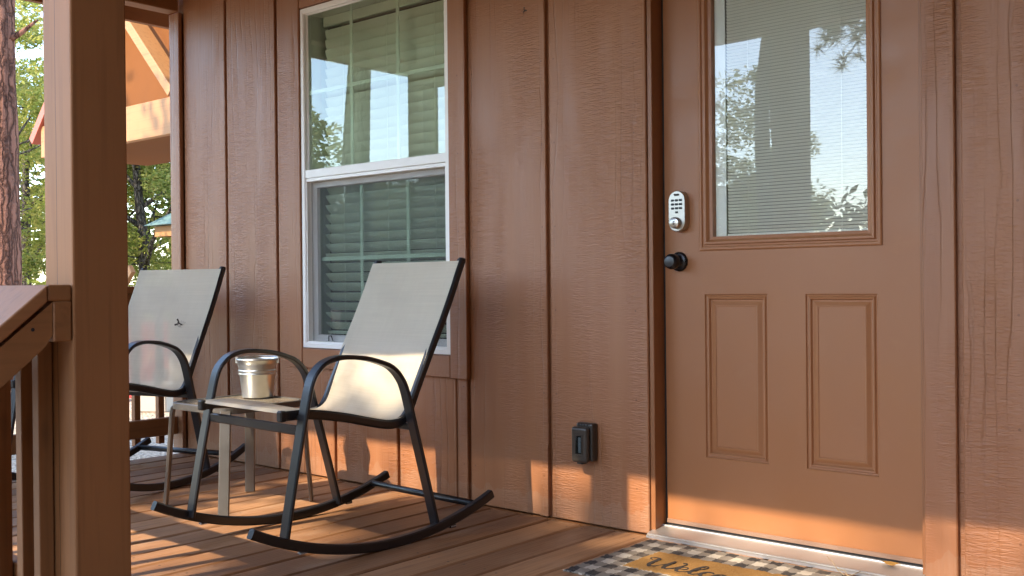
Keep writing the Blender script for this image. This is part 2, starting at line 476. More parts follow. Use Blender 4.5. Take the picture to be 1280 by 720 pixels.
def raw(name, verts, faces, mat, parent=None, smooth=False):
    me = bpy.data.meshes.new(name); me.from_pydata(verts, [], faces); me.materials.append(mat)
    if smooth:
        me.polygons.foreach_set('use_smooth', [True] * len(me.polygons))
    o = bpy.data.objects.new(name, me); COL.objects.link(o)
    if parent: o.parent = parent
    return o
def tag(o, label, cat, group=None, kind=None):
    o['label'] = label; o['category'] = cat
    if group: o['group'] = group
    if kind: o['kind'] = kind
    return o
def thing(name, label, cat, loc=(0, 0, 0), rz=0, group=None):
    o = bpy.data.objects.new(name, None); COL.objects.link(o); o.location = loc; o.rotation_euler = (0, 0, rz)
    o.empty_display_size = .1
    return tag(o, label, cat, group)
def copy_tree(o, parent=None):
    c = o.copy(); COL.objects.link(c); c.parent = parent
    for ch in list(o.children): copy_tree(ch, c)
    return c

# ------------------------------------------------------------------ ground and deck
bm = B()
N = 60; size = 160
g = [[bm.verts.new((-size + 2 * size * i / N, -size + 2 * size * j / N, -.45)) for j in range(N + 1)] for i in range(N + 1)]
for i in range(N):
    for j in range(N): bm.faces.new((g[i][j], g[i + 1][j], g[i + 1][j + 1], g[i][j + 1]))
o = obj('gravel_ground', bm, M['gravel']); tag(o, 'pale sunlit gravel ground around the cabins', 'ground', kind='structure')

DP = .1448
bm = B()
k0 = int(math.floor((-.42 - 2.046) / DP)); k1 = int((5.6 - 2.046) / DP)
for k in range(k0, k1 + 1):
    x0 = 2.046 + k * DP + .0055; x1 = 2.046 + (k + 1) * DP - .0055
    x0 = max(x0, -.43)
    if x1 - x0 < .02: continue
    dz = random.uniform(-.0015, .0015)
    add_box(bm, x0, x1, -1.87 + random.uniform(-.004, .004), -.004 - random.uniform(0, .004), -.036, dz - .0005, .005)
for y in (-1.80, -1.2, -.6, -.06):
    add_box(bm, -.42, 5.6, y - .02, y + .02, -.18, -.040)
add_box(bm, -.425, -.40, -1.82, -.01, -.20, -.041)
for x in (-.3, 1.9, 3.8, 5.4): add_box(bm, x - .05, x + .05, -1.80, -1.70, -.45, -.185)
o = obj('porch_deck', bm, M['deck']); tag(o, 'reddish brown stained plank deck of the porch', 'deck', kind='structure')

# ------------------------------------------------------------------ cabin (thing)
cab = thing('cabin', 'brown board-and-batten cabin with its porch, white window and half-glass door', 'cabin', (0, 0, 0))
G = .4064; gw = .018; WT = 2.62
bm = B()
def strip(x0, x1, z0, z1): add_box(bm, x0, x1, 0, .0205, z0, z1, .0032)
ed = [-.365] + [n * G for n in range(0, 6)] + [2.469]
for a, b in zip(ed, ed[1:]):
    x0 = a + (gw if a > -.3 else 0); x1 = b
    if a == G:
        strip(x0, .600, .004, WT); strip(.604, x1, .004, .53); strip(.604, x1, 2.16, WT)
    elif a == 2 * G:
        strip(x0, x1, .004, .53); strip(x0, x1, 2.16, WT)
    elif a == 3 * G:
        strip(x0, 1.566, .004, .53); strip(x0, 1.566, 2.16, WT); strip(1.570, x1, .004, WT)
    else: strip(x0, x1, .004, WT)
strip(3.388, 3.478, .004, WT); strip(3.496, 3.885, .004, WT); strip(3.896, 4.30, .004, WT); strip(4.311, 4.71, .004, WT); strip(4.72, 5.5, .004, WT)
strip(2.473, 3.384, 2.12, WT)
add_box(bm, 1.992, 2.0318, -.0035, .002, .004, .27, .001)      # splice strip at the lap
# backing wall with openings
bx = [(-.44, .62, 0, WT), (.62, 1.551, 0, .58), (.62, 1.551, 2.116, WT), (1.551, 2.474, 0, WT), (2.474, 3.384, 2.10, WT), (3.384, 5.5, 0, WT)]
for x0, x1, z0, z1 in bx: add_box(bm, x0, x1, .018, .10, z0, z1)
# side and rear walls
add_box(bm, -.44, -.34, .1005, 4.4, 0, WT); add_box(bm, 5.4, 5.5, .1005, 4.4, 0, WT); add_box(bm, -.34, 5.4, 4.3, 4.4, 0, WT)
siding = obj('siding', bm, M['siding'], cab)
bm = B()
add_box(bm, -.462, -.372, -.024, -.001, .0, 2.279, .003)
add_box(bm, -.462, -.442, -.0008, .09, .0, 2.279, .003)
split('corner_trim', bm, M['trim'], cab)
bm = B(); add_box(bm, -.44, 5.5, .0, 4.4, -.30, -.002); obj('floor_frame', bm, M['timx'], cab)

bm = B(); add_box(bm, 5.4005, 5.5, -1.655, -.002, .002, 2.398)  # closed porch end added out of view, blocks light from the right
obj('added_end_wall', bm, M['siding'], cab)
# porch roof: ceiling, beams, eave
bm = B()
add_box(bm, -.78, 5.7, -2.16, -.002, 2.40, 2.42)
obj('porch_ceiling', bm, M['timx'], cab)
bm = B()
add_box(bm, -.46, 5.5, -1.80, -1.66, 2.135, 2.398, .004)
obj('porch_beam', bm, M['timx'], cab)
bm = B(); add_box(bm, -.46, -.37, -1.657, -.026, 2.281, 2.398, .004); obj('porch_header', bm, M['timy'], cab)
EAVE_Z = 2.278
bm = B(); add_box(bm, -.80, 5.72, -2.20, -2.162, EAVE_Z, 2.46, .003); obj('eave_fascia', bm, M['timx'], cab)
bm = B(); add_box(bm, -.82, -.782, -2.158, .5, 2.302, 2.52, .003); obj('rake_board', bm, M['timy'], cab)
bm = B()
v = [bm.verts.new(p) for p in ((-.95, -2.26, 2.465), (5.9, -2.26, 2.465), (5.9, 2.2, 4.2), (-.95, 2.2, 4.2), (-.95, 4.9, 3.1), (5.9, 4.9, 3.1))]
bm.faces.new((v[0], v[1], v[2], v[3])); bm.faces.new((v[3], v[2], v[5], v[4]))
r = bmesh.ops.solidify(bm, geom=bm.faces[:], thickness=-.05)
obj('roof', bm, M['groof'], cab)
bm = B()
for x in (-.44, 5.4):
    a = [bm.verts.new((xx, y, z)) for xx in (x, x + .1) for y, z in ((-.0, WT + .002), (4.4, WT + .002), (4.4, 3.25), (2.2, 4.14), (0, 3.28))]
    bm.faces.new(a[:5]); bm.faces.new(a[5:][::-1])
    for k in range(5): bm.faces.new((a[k], a[(k + 1) % 5], a[5 + (k + 1) % 5], a[5 + k]))
split('gable_wall', bm, M['siding'], cab)
def post(x0, x1, y0, y1, zb, zt, m, name='porch_post'):
    bm = B(); add_box(bm, x0, x1, y0, y1, zb, zt, .005, seg=2); return obj(name, bm, m, cab)
post(1.922, 2.062, -1.800, -1.660, .001, 2.133, M['post'])
post(-.46, -.32, -1.800, -1.660, .001, 2.133, M['timz'])
post(4.30, 4.44, -1.800, -1.660, .001, 2.133, M['timz'])

# window trim
bm = B()
add_box(bm, 1.555, 1.647, -.022, -.001, .488, 2.21, .003)
add_box(bm, .524, .616, -.022, -.001, .488, 2.21, .003)
split('window_trim', bm, M['trim'], cab)
bm = B()
add_box(bm, .618, 1.553, -.020, -.001, .490, .578, .003)
add_box(bm, .618, 1.553, -.020, -.001, 2.119, 2.21, .003)
split('window_trim', bm, M['trim_h'], cab)
# window
WX0, WX1, WZ0, WZ1 = .6195, 1.5505, .5815, 2.114
bm = B()
add_rings(bm, WX0, WX1, WZ0, WZ1, -.014, [(0, .03), (0, 0), (.018, 0), (.022, .004), (.022, .018), (.024, .10)], close=False)
win = obj('window', bm, M['white'], cab, label='white vinyl double-hung window, slatted blind down behind it')
def ring_obj(name, x0, x1, z0, z1, y, prof, mat, par):
    bm = B(); add_rings(bm, x0, x1, z0, z1, y, prof, close=False); return obj(name, bm, mat, par)
us = ring_obj('upper_sash', WX0 + .018, WX1 - .018, 1.350, WZ1 - .018, .002, [(.0, .02), (.0, 0), (.004, 0), (.009, .008)], M['white'], win)
bm = B(); add_box(bm, WX0 + .006, WX1 - .006, -.010, .03, 1.347, 1.384, .002); obj('meeting_rail', bm, M['white'], win)
ls = ring_obj('lower_sash', WX0 + .014, WX1 - .014, WZ0 + .014, 1.3455, -.006, [(0, .06), (0, 0), (.014, 0), (.014, .034), (.040, .036), (.043, .05)], M['white'], win)
bm = B(); add_box(bm, WX0 + .055, WX1 - .03, .032, .05, WZ0 + .026, .638, .003); 
add_box(bm, .755, .790, .020, .034, .606, .612, .001); 
obj('sash_bottom_rail', bm, M['white'], win)
bm = B(); add_tube(bm, [(.760, .018, .612), (.766, .014, .635), (.784, .014, .635), (.790, .018, .612)], .0025, 6); obj('sash_lift', bm, M['rubber'], win)
bm = B()
for x in (.934, 1.229): add_box(bm, x - .009, x + .009, .016, .022, 1.384, 2.09, .002)
add_box(bm, .636, 1.534, .0155, .0225, 1.728, 1.746, .002)
for x in (.940, 1.236): add_box(bm, x - .009, x + .009, .060, .066, .64, 1.33, .002)
add_box(bm, .66, 1.51, .0595, .0665, .972, .990, .002)
split('window_grille', bm, M['grille'], win)
pane('upper_pane', .634, 1.536, .010, .0135, 1.376, 2.10, M['glass_up'], win)
pane('lower_pane', .66, 1.51, .054, .0575, .62, 1.335, M['glass_lo'], win)
bm = B(); add_box(bm, .650, 1.520, .0165, .0170, .61, 1.330); obj('insect_screen', bm, M['screen'], win)
bm = B()
z = 2.030; zz = 0
while z > .66:
    f = (z - .66) / 1.4
    dy = .014 + .034 * (1 - f)
    for s in (0,):
        pr = [(-.5, .0), (-.25, .004), (0, .0055), (.25, .004), (.5, 0)]
        tilt = math.atan2(.050, dy * 1.0)
        L = .050
        ring = []
        for xx in (.668, 1.515):
            row = []
            for a, b in pr:
                row.append(bm.verts.new((xx, .098 + (a + .0) * -2 * dy * -.5 - b * .8, z - (a + .5) * L * math.sin(tilt))))
            ring.append(row)
        for k in range(4): bm.faces.new((ring[0][k], ring[1][k], ring[1][k + 1], ring[0][k + 1]))
    z -= .0445
for p in bm.faces: p.smooth = True
for xx in (.80, 1.09, 1.38): add_box(bm, xx - .001, xx + .001, .083, .084, .68, 2.03)
add_box(bm, .66, 1.52, .085, .12, 2.045, 2.09, .003)
add_box(bm, .668, 1.515, .088, .112, .64, .655, .003)
obj('blind', bm, M['blind'], win)
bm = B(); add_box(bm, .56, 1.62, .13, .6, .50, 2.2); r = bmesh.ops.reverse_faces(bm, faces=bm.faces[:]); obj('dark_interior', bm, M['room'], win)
# liner between frame and room
bm = B()
add_box(bm, .6205, .642, .0865, .1285, .60, 2.10); add_box(bm, 1.53, 1.5495, .0865, .1285, .60, 2.10)
split('window_liner', bm, M['grille'], win)

# ------------------------------------------------------------------ door
DX0, DX1, DZ0, DZ1, DY = 2.4975, 3.372, .040, 2.075, .070
bm = B()
add_box(bm, 2.4705, 2.4885, .008, .0965, .018, 2.10, .0015)      # left jamb, proud edge
add_box(bm, 3.375, 3.3875, .020, .0965, .018, 2.10, .0015)
add_box(bm, 2.4890, 3.3745, .012, .0965, 2.08, 2.10, .0015)
split('door_frame', bm, M['jamb'], cab)
bm = B()
add_box(bm, 2.4885, 2.4968, .074, .095, .03, 2.08); add_box(bm, 3.3725, 3.3748, .074, .095, .03, 2.08)
split('weather_seal', bm, M['rubber'], cab)
xb = [DX0, 2.634, 2.650, 2.878, 3.006, 3.233, 3.249, DX1]; zb = [DZ0, .275, .819, .963, 1.905, DZ1]
holes = [(2.650, 2.878, .275, .819), (3.006, 3.233, .275, .819), (2.634, 3.249, .963, 1.905)]
bm = B()
vv = {}
def gv(x, z):
    if (x, z) not in vv: vv[(x, z)] = bm.verts.new((x, DY, z))
    return vv[(x, z)]
for i in range(len(xb) - 1):
    for j in range(len(zb) - 1):
        cx, cz = (xb[i] + xb[i + 1]) / 2, (zb[j] + zb[j + 1]) / 2
        if any(a < cx < b and c < cz < d for a, b, c, d in holes): continue
        bm.faces.new((gv(xb[i], zb[j]), gv(xb[i + 1], zb[j]), gv(xb[i + 1], zb[j + 1]), gv(xb[i], zb[j + 1])))
pp = [(0, 0), (.003, .005), (.007, .0055), (.011, .0005), (.015, .001), (.019, .008), (.0235, .008), (.036, .0015), (.039, .0015), (.041, .0035), (.043, .0035)]
for a, b, c, d in holes[:2]: add_rings(bm, a, b, c, d, DY, pp)
bmesh.ops.remove_doubles(bm, verts=bm.verts[:], dist=1e-5)
# edges of the slab
add_box(bm, DX0, DX0 + .004, DY + .0005, DY + .04, DZ0, DZ1); add_box(bm, DX1 - .004, DX1, DY + .0005, DY + .04, DZ0, DZ1); add_box(bm, DX0, DX1, DY + .0005, DY + .04, DZ0, DZ0 + .004)
door = obj('door', bm, M['door'], cab, label='brown half-glass entry door with two raised panels')
bm = B()
add_rings(bm, 2.634, 3.249, .963, 1.905, DY, [(0, .003), (.0, -.004), (.004, -.007), (.010, -.007), (.014, -.002), (.018, -.002), (.022, -.009), (.028, -.009), (.032, -.004), (.036, .001), (.046, .004), (.046, .030)], close=False)
obj('lite_frame', bm, M['door'], door)
lite = Matrix.Translation((2.945, DY + .012, 1.43)) @ Matrix.Rotation(math.radians(LITE_ROT := -1.25), 4, 'Z') @ Matrix.Translation((-2.945, -(DY + .012), -1.43))
pane('door_pane', 2.682, 3.208, DY + .010, DY + .013, 1.006, 1.86, M['glass_dr'], door, lite)
bm = B()
z = 1.012; add_box(bm, 2.722, 3.196, DY + .0285, DY + .0375, 1.006, 1.017, .001)
z = 1.024
while z < 1.86:
    y0 = DY + .030
    pts = [(y0, z + .0039), (y0 + .0026, z + .0004), (y0 + .0064, z - .0040)]
    a = [[bm.verts.new((x, y, zq)) for y, zq in pts] for x in (2.722, 3.192)]
    for k in range(2): bm.faces.new((a[0][k], a[1][k], a[1][k + 1], a[0][k + 1]))
    z += .0106
for x in (2.80, 3.115): add_box(bm, x - .0006, x + .0006, DY + .0275, DY + .0282, 1.01, 1.86)
obj('mini_blind', bm, M['mini'], door)
bm = B(); add_box(bm, 2.681, 2.7195, DY + .026, DY + .029, 1.0065, 1.86); add_box(bm, 3.1945, 3.2085, DY + .026, DY + .029, 1.0065, 1.86); split('blind_channel', bm, M['white'], door)
bm = B(); add_box(bm, 2.681, 3.209, DY + .045, DY + .047, 1.0062, 1.87); obj('pane_backing', bm, M['backing'], door)
bm = B(); add_box(bm, DX0 + .001, DX1 - .001, DY - .006, DY - .0005, DZ0 - .002, DZ0 + .012, .001); obj('door_sweep', bm, M['sweep'], door)
bm = B(); add_box(bm, DX0 + .001, DX1 - .001, DY + .001, DY + .036, .0285, DZ0 - .0025); obj('sweep_seal', bm, M['rubber'], door)
# keypad deadbolt
def stadium(w, h, n=12):
    r = w / 2; p = []
    for k in range(n + 1):
        a = PI * k / n; p.append((r * math.cos(a), h / 2 - r + r * math.sin(a)))
    for k in range(n + 1):
        a = PI + PI * k / n; p.append((r * math.cos(a), -h / 2 + r + r * math.sin(a)))
    return p
KX, KZ = 2.5615, 1.0985
bm = B()
lay = [(1.0, DY - .0003), (1.0, DY - .022), (.975, DY - .026), (.93, DY - .028)]
rings = [[bm.verts.new((KX + u * s, y, KZ + v * (1 - (1 - s) * .5))) for u, v in stadium(.066, .138)] for s, y in lay]
for a, b in zip(rings, rings[1:]):
    for k in range(len(a)): bm.faces.new((a[k], a[(k + 1) % len(a)], b[(k + 1) % len(b)], b[k])).smooth = True
bm.faces.new(rings[-1])
lock = obj('keypad_lock', bm, M['nickel'], door)
bm = B()
add_lathe(bm, [(.0005, .0195), (.0165, .0195), (.0185, .018), (.0195, .004), (.0195, 0)], (KX, DY - .028, KZ - .040), 'Y', 32)
add_box(bm, KX - .0012, KX + .0012, DY - .0483, DY - .0478, KZ - .047, KZ - .035, mi=1)
add_lathe(bm, [(.0005, .0003), (.006, .0003), (.0062, 0)], (KX, DY - .0476, KZ - .040), 'Y', 20)
obj('key_cylinder', bm, [M['nickel'], M['keys']], lock)
bm = B()
add_box(bm, KX - .010, KX + .010, DY - .0305, DY - .0282, KZ + .0515, KZ + .0585, .0015)
for r in range(3):
    for c in (-1, 0, 1):
        add_box(bm, KX + c * .0155 - .0058, KX + c * .0155 + .0058, DY - .0305, DY - .0282, KZ + .0365 - r * .0135 - .0036, KZ + .0365 - r * .0135 + .0036, .0015)
add_box(bm, KX - .0055, KX + .0055, DY - .0305, DY - .0282, KZ - .0075, KZ - .0005, .0015)
split('keypad_button', bm, M['keys'], lock)
bm = B()
KN = (2.553, DY, .929)
add_lathe(bm, [(.0335, 0), (.0335, .003), (.0315, .008), (.026, .010), (.016, .012), (.0145, .020), (.016, .026), (.0235, .031), (.0262, .040), (.0262, .052), (.0245, .058), (.0205, .061)], KN, 'Y', 40)
knob = obj('door_knob', bm, M['bronze'], door)
bm = B(); add_lathe(bm, [(.0205, .0605), (.0195, .0635), (.016, .0645), (.0004, .065)], KN, 'Y', 40); obj('knob_face', bm, M['black'], knob)
# threshold
bm = B()
prof = [(-.032, .001), (-.032, .009), (-.026, .012), (-.026, .0145), (-.020, .016), (.052, .0285), (.053, .032), (.059, .032), (.061, .030), (.11, .030), (.11, .001)]
ends = [[bm.verts.new((x, y, z)) for y, z in prof] for x in (2.4765, 3.383)]
for k in range(len(prof)): bm.faces.new((ends[0][k], ends[1][k], ends[1][(k + 1) % len(prof)], ends[0][(k + 1) % len(prof)]))
bm.faces.new(ends[0]); bm.faces.new(ends[1][::-1])
obj('threshold', bm, M['alu'], cab)
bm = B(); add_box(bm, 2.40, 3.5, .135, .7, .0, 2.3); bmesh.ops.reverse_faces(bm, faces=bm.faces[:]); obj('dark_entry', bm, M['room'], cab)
# outlet cover
OX0, OX1, OZ0, OZ1 = 2.180, 2.254, .228, .358
bm = B()
add_box(bm, OX0 + .004, OX1 + .004, -.034, -.0005, OZ0 + .004, OZ1 + .008, .008, seg=3)
outlet = obj('outlet_cover', bm, M['outlet'], cab, label='dark weatherproof outlet cover low on the wall')
bm = B()
add_box(bm, OX0, OX1 - .004, -.058, -.0345, OZ0, OZ1 - .004, .010, seg=3)
add_rings(bm, OX0 + .022, OX1 - .026, OZ0 + .032, OZ1 - .034, -.0585, [(-.004, .001), (-.003, -.0015), (.0, -.0015), (.001, .001)], close=False)
obj('cover_lid', bm, M['outlet'], outlet)
pane('cover_window', OX0 + .023, OX1 - .027, -.0600, -.0592, OZ0 + .033, OZ1 - .035, M['clear'], outlet)
bm = B()
for k in range(4): add_lathe(bm, [(.0004, .0012), (.0032, .0012), (.0034, 0)], (OX0 + .018 + k * .0125, -.034, OZ1 + .002), 'Y', 12)
add_box(bm, OX0 + .02, OX0 + .045, -.05, -.02, OZ0 - .006, OZ0 + .003, .002)
split('cover_hinge', bm, M['rubber'], outlet)
bm = B(); add_box(bm, OX0 + .034, OX0 + .0445, -.0591, -.0586, OZ0 + .036, OZ1 - .040); obj('outlet_insert', bm, M['outin'], outlet)

# ------------------------------------------------------------------ railings
fr = thing('porch_railing', 'brown level guard railing along the porch front, ending at the near post', 'railing', (0, -1.85, 0))
fr.location = (0, 0, 0)
bm = B(); add_box(bm, -.46, 2.060, -1.858, -1.8025, .829, .867, .004, seg=2); obj('top_cap', bm, M['timx'], fr)
bm = B(); add_box(bm, -.46, 2.060, -1.846, -1.8025, .735, .8285, .003); obj('top_rail', bm, M['timx'], fr)
bm = B(); add_box(bm, -.318, 1.920, -1.80, -1.762, .075, .163, .003); obj('bottom_rail', bm, M['timx'], fr)
x = 1.929
xs = [1.929, 1.838, 1.704]
while xs[-1] > -.15: xs.append(xs[-1] - .134)
first = None
for x in xs:
    if first is None:
        bm = B(); add_box(bm, 0, .033, -1.838, -1.8035, .05, .734, .002); first = obj('baluster', bm, M['timz'], fr); first.location.x = x
    else:
        c = first.copy(); COL.objects.link(c); c.parent = fr; c.location.x = x
er = thing('end_railing', 'brown guard railing closing the far end of the porch', 'railing')
bm = B(); add_box(bm, -.470, -.382, -1.655, -.028, .829, .867, .004); obj('top_cap', bm, M['timy'], er)
bm = B(); add_box(bm, -.445, -.407, -1.655, -.028, .735, .8285, .003); obj('top_rail', bm, M['timy'], er)
bm = B(); add_box(bm, -.445, -.407, -1.655, -.028, .100, .190, .003); obj('bottom_rail', bm, M['timy'], er)
first = None
y = -.098
while y > -1.6:
    if first is None:
        bm = B(); add_box(bm, -.4795, -.4462, -.0165, .0165, .055, .826, .002); first = obj('baluster', bm, M['timz'], er); first.location.y = y
    else:
        c = first.copy(); COL.objects.link(c); c.parent = er; c.location.y = y
    y -= .133
# sloped stair rail: falls towards -y at slope .84
sr = thing('stair_railing', 'brown sloping stair handrail with wide worn cap beside the near post', 'railing')
SL = .845
def sloped(x0, x1, ztop0, h, yend, m, name, b=.004):
    bm = B(); y0 = -1.8595
    q = []
    for x in (x0, x1):
        q.append([bm.verts.new(p) for p in ((x, y0, ztop0), (x, yend, ztop0 - SL * (y0 - yend)), (x, yend, ztop0 - SL * (y0 - yend) - h), (x, y0, ztop0 - h))])
    for k in range(4): bm.faces.new((q[0][k], q[0][(k + 1) % 4], q[1][(k + 1) % 4], q[1][k]))
    bm.faces.new(q[0]); bm.faces.new(q[1][::-1])
    bmesh.ops.bevel(bm, geom=bm.edges[:], offset=b, segments=2, profile=.5, affect='EDGES')
    return obj(name, bm, m, sr)
sloped(1.775, 2.062, .867, .040, -2.62, M['cap'], 'handrail_cap')
# plumb-cut side board under the cap
bm = B()
y0 = -1.8595; ye = -2.60
P_ = [(y0 + .012, .826), (y0 + .012, .752), (y0 - .002, .728), (y0 - .014, .716), (ye, .716 - SL * (y0 - .014 - ye)), (ye, .826 - SL * (y0 - ye))]
q = [[bm.verts.new((x, yy, zz)) for yy, zz in P_] for x in (2.020, 2.058)]
# keep the top of the board below the sloping cap
for s in q:
    s[0].co.z = .826
for k in range(6): bm.faces.new((q[0][k], q[0][(k + 1) % 6], q[1][(k + 1) % 6], q[1][k]))
bm.faces.new(q[0]); bm.faces.new(q[1][::-1])
obj('side_board', bm, M['timy'], sr)
bm = B(); add_tube(bm, [(2.0565, -1.893, .765), (2.0588, -1.893, .765)], .0042, 12); obj('nail_head', bm, M['rubber'], sr)
bm = B(); add_box(bm, 1.80, 1.838, -2.60, -1.862, -.0, .085, 0, mat=Matrix.Translation((0, -1.862, .62)) @ Matrix(((1, 0, 0, 0), (0, 1, 0, 0), (0, SL, 1, 0), (0, 0, 0, 1))) @ Matrix.Translation((0, 1.862, 0))); obj('side_board', bm, M['timy'], sr)
for k, y in enumerate((-2.05, -2.18, -2.31, -2.44)):
    zt = .826 - SL * (-1.8595 - y) - .05
    bm = B(); add_box(bm, 1.985, 2.0185, y - .0165, y + .0165, -.35, zt, .002); obj('baluster', bm, M['timz'], sr)
bm = B(); add_box(bm, 1.93, 2.02, -2.68, -2.59, -.45, .24, .004); obj('newel_post', bm, M['timz'], sr)
st = thing('porch_stairs', 'brown wooden steps down from the porch opposite the door', 'stairs')
for k in range(2):
    bm = B(); add_box(bm, 2.10, 4.28, -2.16 - .28 * k, -1.885 - .28 * k, -.19 - .15 * k, -.152 - .15 * k, .004); obj('tread', bm, M['timx'], st)
bm = B()
for x in (2.08, 3.2, 4.28): add_box(bm, x - .02, x + .02, -2.44, -1.885, -.45, -.345)
split('stringer', bm, M['timy'], st)

# ------------------------------------------------------------------ rocking chairs
S = .988; ZO = .008
def P2(y, z): return (y * S, z * S + ZO)
def smooth_path(pts, n=6):
    P = [Vector((a, b)) for a, b in pts]; out = []
    for i in range(len(P) - 1):
        p0 = P[max(i - 1, 0)]; p1 = P[i]; p2 = P[i + 1]; p3 = P[min(i + 2, len(P) - 1)]
        for k in range(n):
            t = k / n
            out.append(.5 * ((2 * p1) + (p2 - p0) * t + (2 * p0 - 5 * p1 + 4 * p2 - p3) * t * t + (3 * p1 - p0 - 3 * p2 + p3) * t ** 3))
    out.append(P[-1]); return [(a.x, a.y) for a in out]
RR = 1.206 * S
def runz(Y): return .0155 + RR - math.sqrt(RR * RR - (Y + .015) ** 2)
rail_pts = [P2(*p) for p in [(.372, .459), (.30, .458), (.235, .451), (.131, .432), (.033, .408), (-.035, .393), (-.072, .391), (-.105, .396), (-.130, .415), (-.150, .447), (-.178, .506), (-.232, .612), (-.296, .733), (-.350, .845), (-.372, .895), (-.397, .948)]]
arm_pts = [P2(*p) for p in [(.395, .075), (.372, .20), (.340, .36), (.312, .49), (.292, .563), (.268, .598), (.232, .622), (.172, .632), (.083, .624), (.006, .603), (-.034, .583), (-.066, .550), (-.089, .505), (-.119, .40), (-.170, .217), (-.222, .026)]]
def make_chair():
    t = thing('rocking_chair', '', 'rocking chair', (1.607, -.6545, 0), -.05546, 'two matching rocking chairs')
    rail = smooth_path(rail_pts, 5); arm = smooth_path(arm_pts, 4)
    for s in (-1, 1):
        bm = B()
        n = 26; y0, y1 = -.478 * S, .52 * S
        pts = [(s * .293, -(y0 + (y1 - y0) * k / n), runz(y0 + (y1 - y0) * k / n)) for k in range(n + 1)]
        add_bar(bm, pts, (1, 0, 0), .026, .031, .004)
        r = obj('rocker_runner', bm, M['black'], t)
        bm = B()
        for y in (.335, -.075): add_box(bm, s * .293 - .010, s * .293 + .010, -y - .012, -y + .012, runz(y) - .0205, runz(y) - .0152, .001)
        add_box(bm, s * .293 - .013, s * .293 + .013, .262, .292, runz(-.277) - .024, runz(-.277) - .013, .003, mi=1)
        split('floor_glide', bm, [M['glide'], M['blackgrip']], r)
        bm = B(); add_bar(bm, [(s * .277, -a, b) for a, b in arm], (1, 0, 0), .043, .0145, .004); obj('arm_frame', bm, M['black'], t)
        bm = B(); add_bar(bm, [(s * .236, -a, b) for a, b in rail], (1, 0, 0), .024, .030, .006)
        rl = obj('sling_rail', bm, M['black'], t)
        bm = B(); a, b = rail[0]
        add_box(bm, s * .236 - .013, s * .236 + .013, -a - .010, -a + .012, b - .017, b + .017, .004)
        a, b = rail[-1]; add_tube(bm, [(s * .236, -a, b - .004), (s * .236, -a + .003, b + .008)], [.0155, .012], 12)
        split('rail_cap', bm, M['blackgrip'], rl)
        bm = B()
        for (yy, zz) in (P2(.318, .452), P2(-.128, .40)):
            add_tube(bm, [(s * .246, -yy, zz), (s * .272, -yy, zz)], .008, 10); 
        split('frame_bolt', bm, M['black'], t)
    yy, zz = P2(.322, .412)
    bm = B(); add_bar(bm, [(-.262, -yy, zz), (.262, -yy, zz)], (0, 0, 1), .030, .016, .004); obj('crossbar', bm, M['black'], t)
    yy = -.40 * S
    bm = B(); add_tube(bm, [(-.284, -yy, runz(yy) + .004), (.284, -yy, runz(yy) + .004)], .0125, 14); obj('crossbar', bm, M['black'], t)
    yy, zz = P2(-.125, .378)
    bm = B(); add_bar(bm, [(-.262, -yy, zz), (.262, -yy, zz)], (0, 0, 1), .022, .014, .003); obj('crossbar', bm, M['black'], t)
    # sling: grid over the rail path
    path = smooth_path(rail_pts, 5); path = path[1:-1]
    L = [0]
    for a, b in zip(path, path[1:]): L.append(L[-1] + math.hypot(b[0] - a[0], b[1] - a[1]))
    bm = B(); uvl = bm.loops.layers.uv.new('UVMap'); nu = 14; rows = []
    for i, (a, b) in enumerate(path):
        p0 = path[max(i - 1, 0)]; p1 = path[min(i + 1, len(path) - 1)]
        d = Vector((p1[0] - p0[0], p1[1] - p0[1])).normalized(); nrm = Vector((-d.y, d.x))  # points below / behind
        if nrm.y > 0 and abs(d.x) > abs(d.y): nrm = -nrm
        row = []
        for k in range(nu + 1):
            u = -1 + 2 * k / nu
            sag = (.013 * (1 - u * u) + .0022 * math.sin(u * 5 + i * .31) * (1 - u * u)) * min(1, L[i] / .22)
            off = nrm * 0
            # sag goes down on the seat, back on the backrest
            bk = max(0, min(1, (b - .42) / .25)) if a < 0 else 0
            row.append(bm.verts.new((u * .2435, -(a + .0165 * bk - sag * bk * .8), b + .0165 * (1 - bk) + .006 * bk - sag * (1 - bk))))
        rows.append(row)
    for i in range(len(rows) - 1):
        for k in range(nu):
            f = bm.faces.new((rows[i][k], rows[i][k + 1], rows[i + 1][k + 1], rows[i + 1][k])); f.smooth = True
            for lp, (uu, vv_) in zip(f.loops, ((k, i), (k + 1, i), (k + 1, i + 1), (k, i + 1))): lp[uvl].uv = (uu / nu * .46, L[vv_])
    # rolled front hem
    hem = []
    for k in range(nu + 1):
        c = rows[0][k].co; hem.append(bm.verts.new((c.x, c.y - .007, c.z - .009)))
    for k in range(nu):
        f = bm.faces.new((rows[0][k], hem[k], hem[k + 1], rows[0][k + 1]))
        for lp in f.loops: lp[uvl].uv = (k / nu * .46, -.02)
    obj('sling', bm, M['sling'], t)
    return t
ch = make_chair()
ch['label'] = 'black metal rocking chair with beige sling in front of the window'
ch2 = copy_tree(ch); ch2.location = (.128, -.625, 0); ch2.rotation_euler = (0, 0, .30)
ch2['label'] = 'grey sling rocking chair at the far porch corner, half hidden by the post'

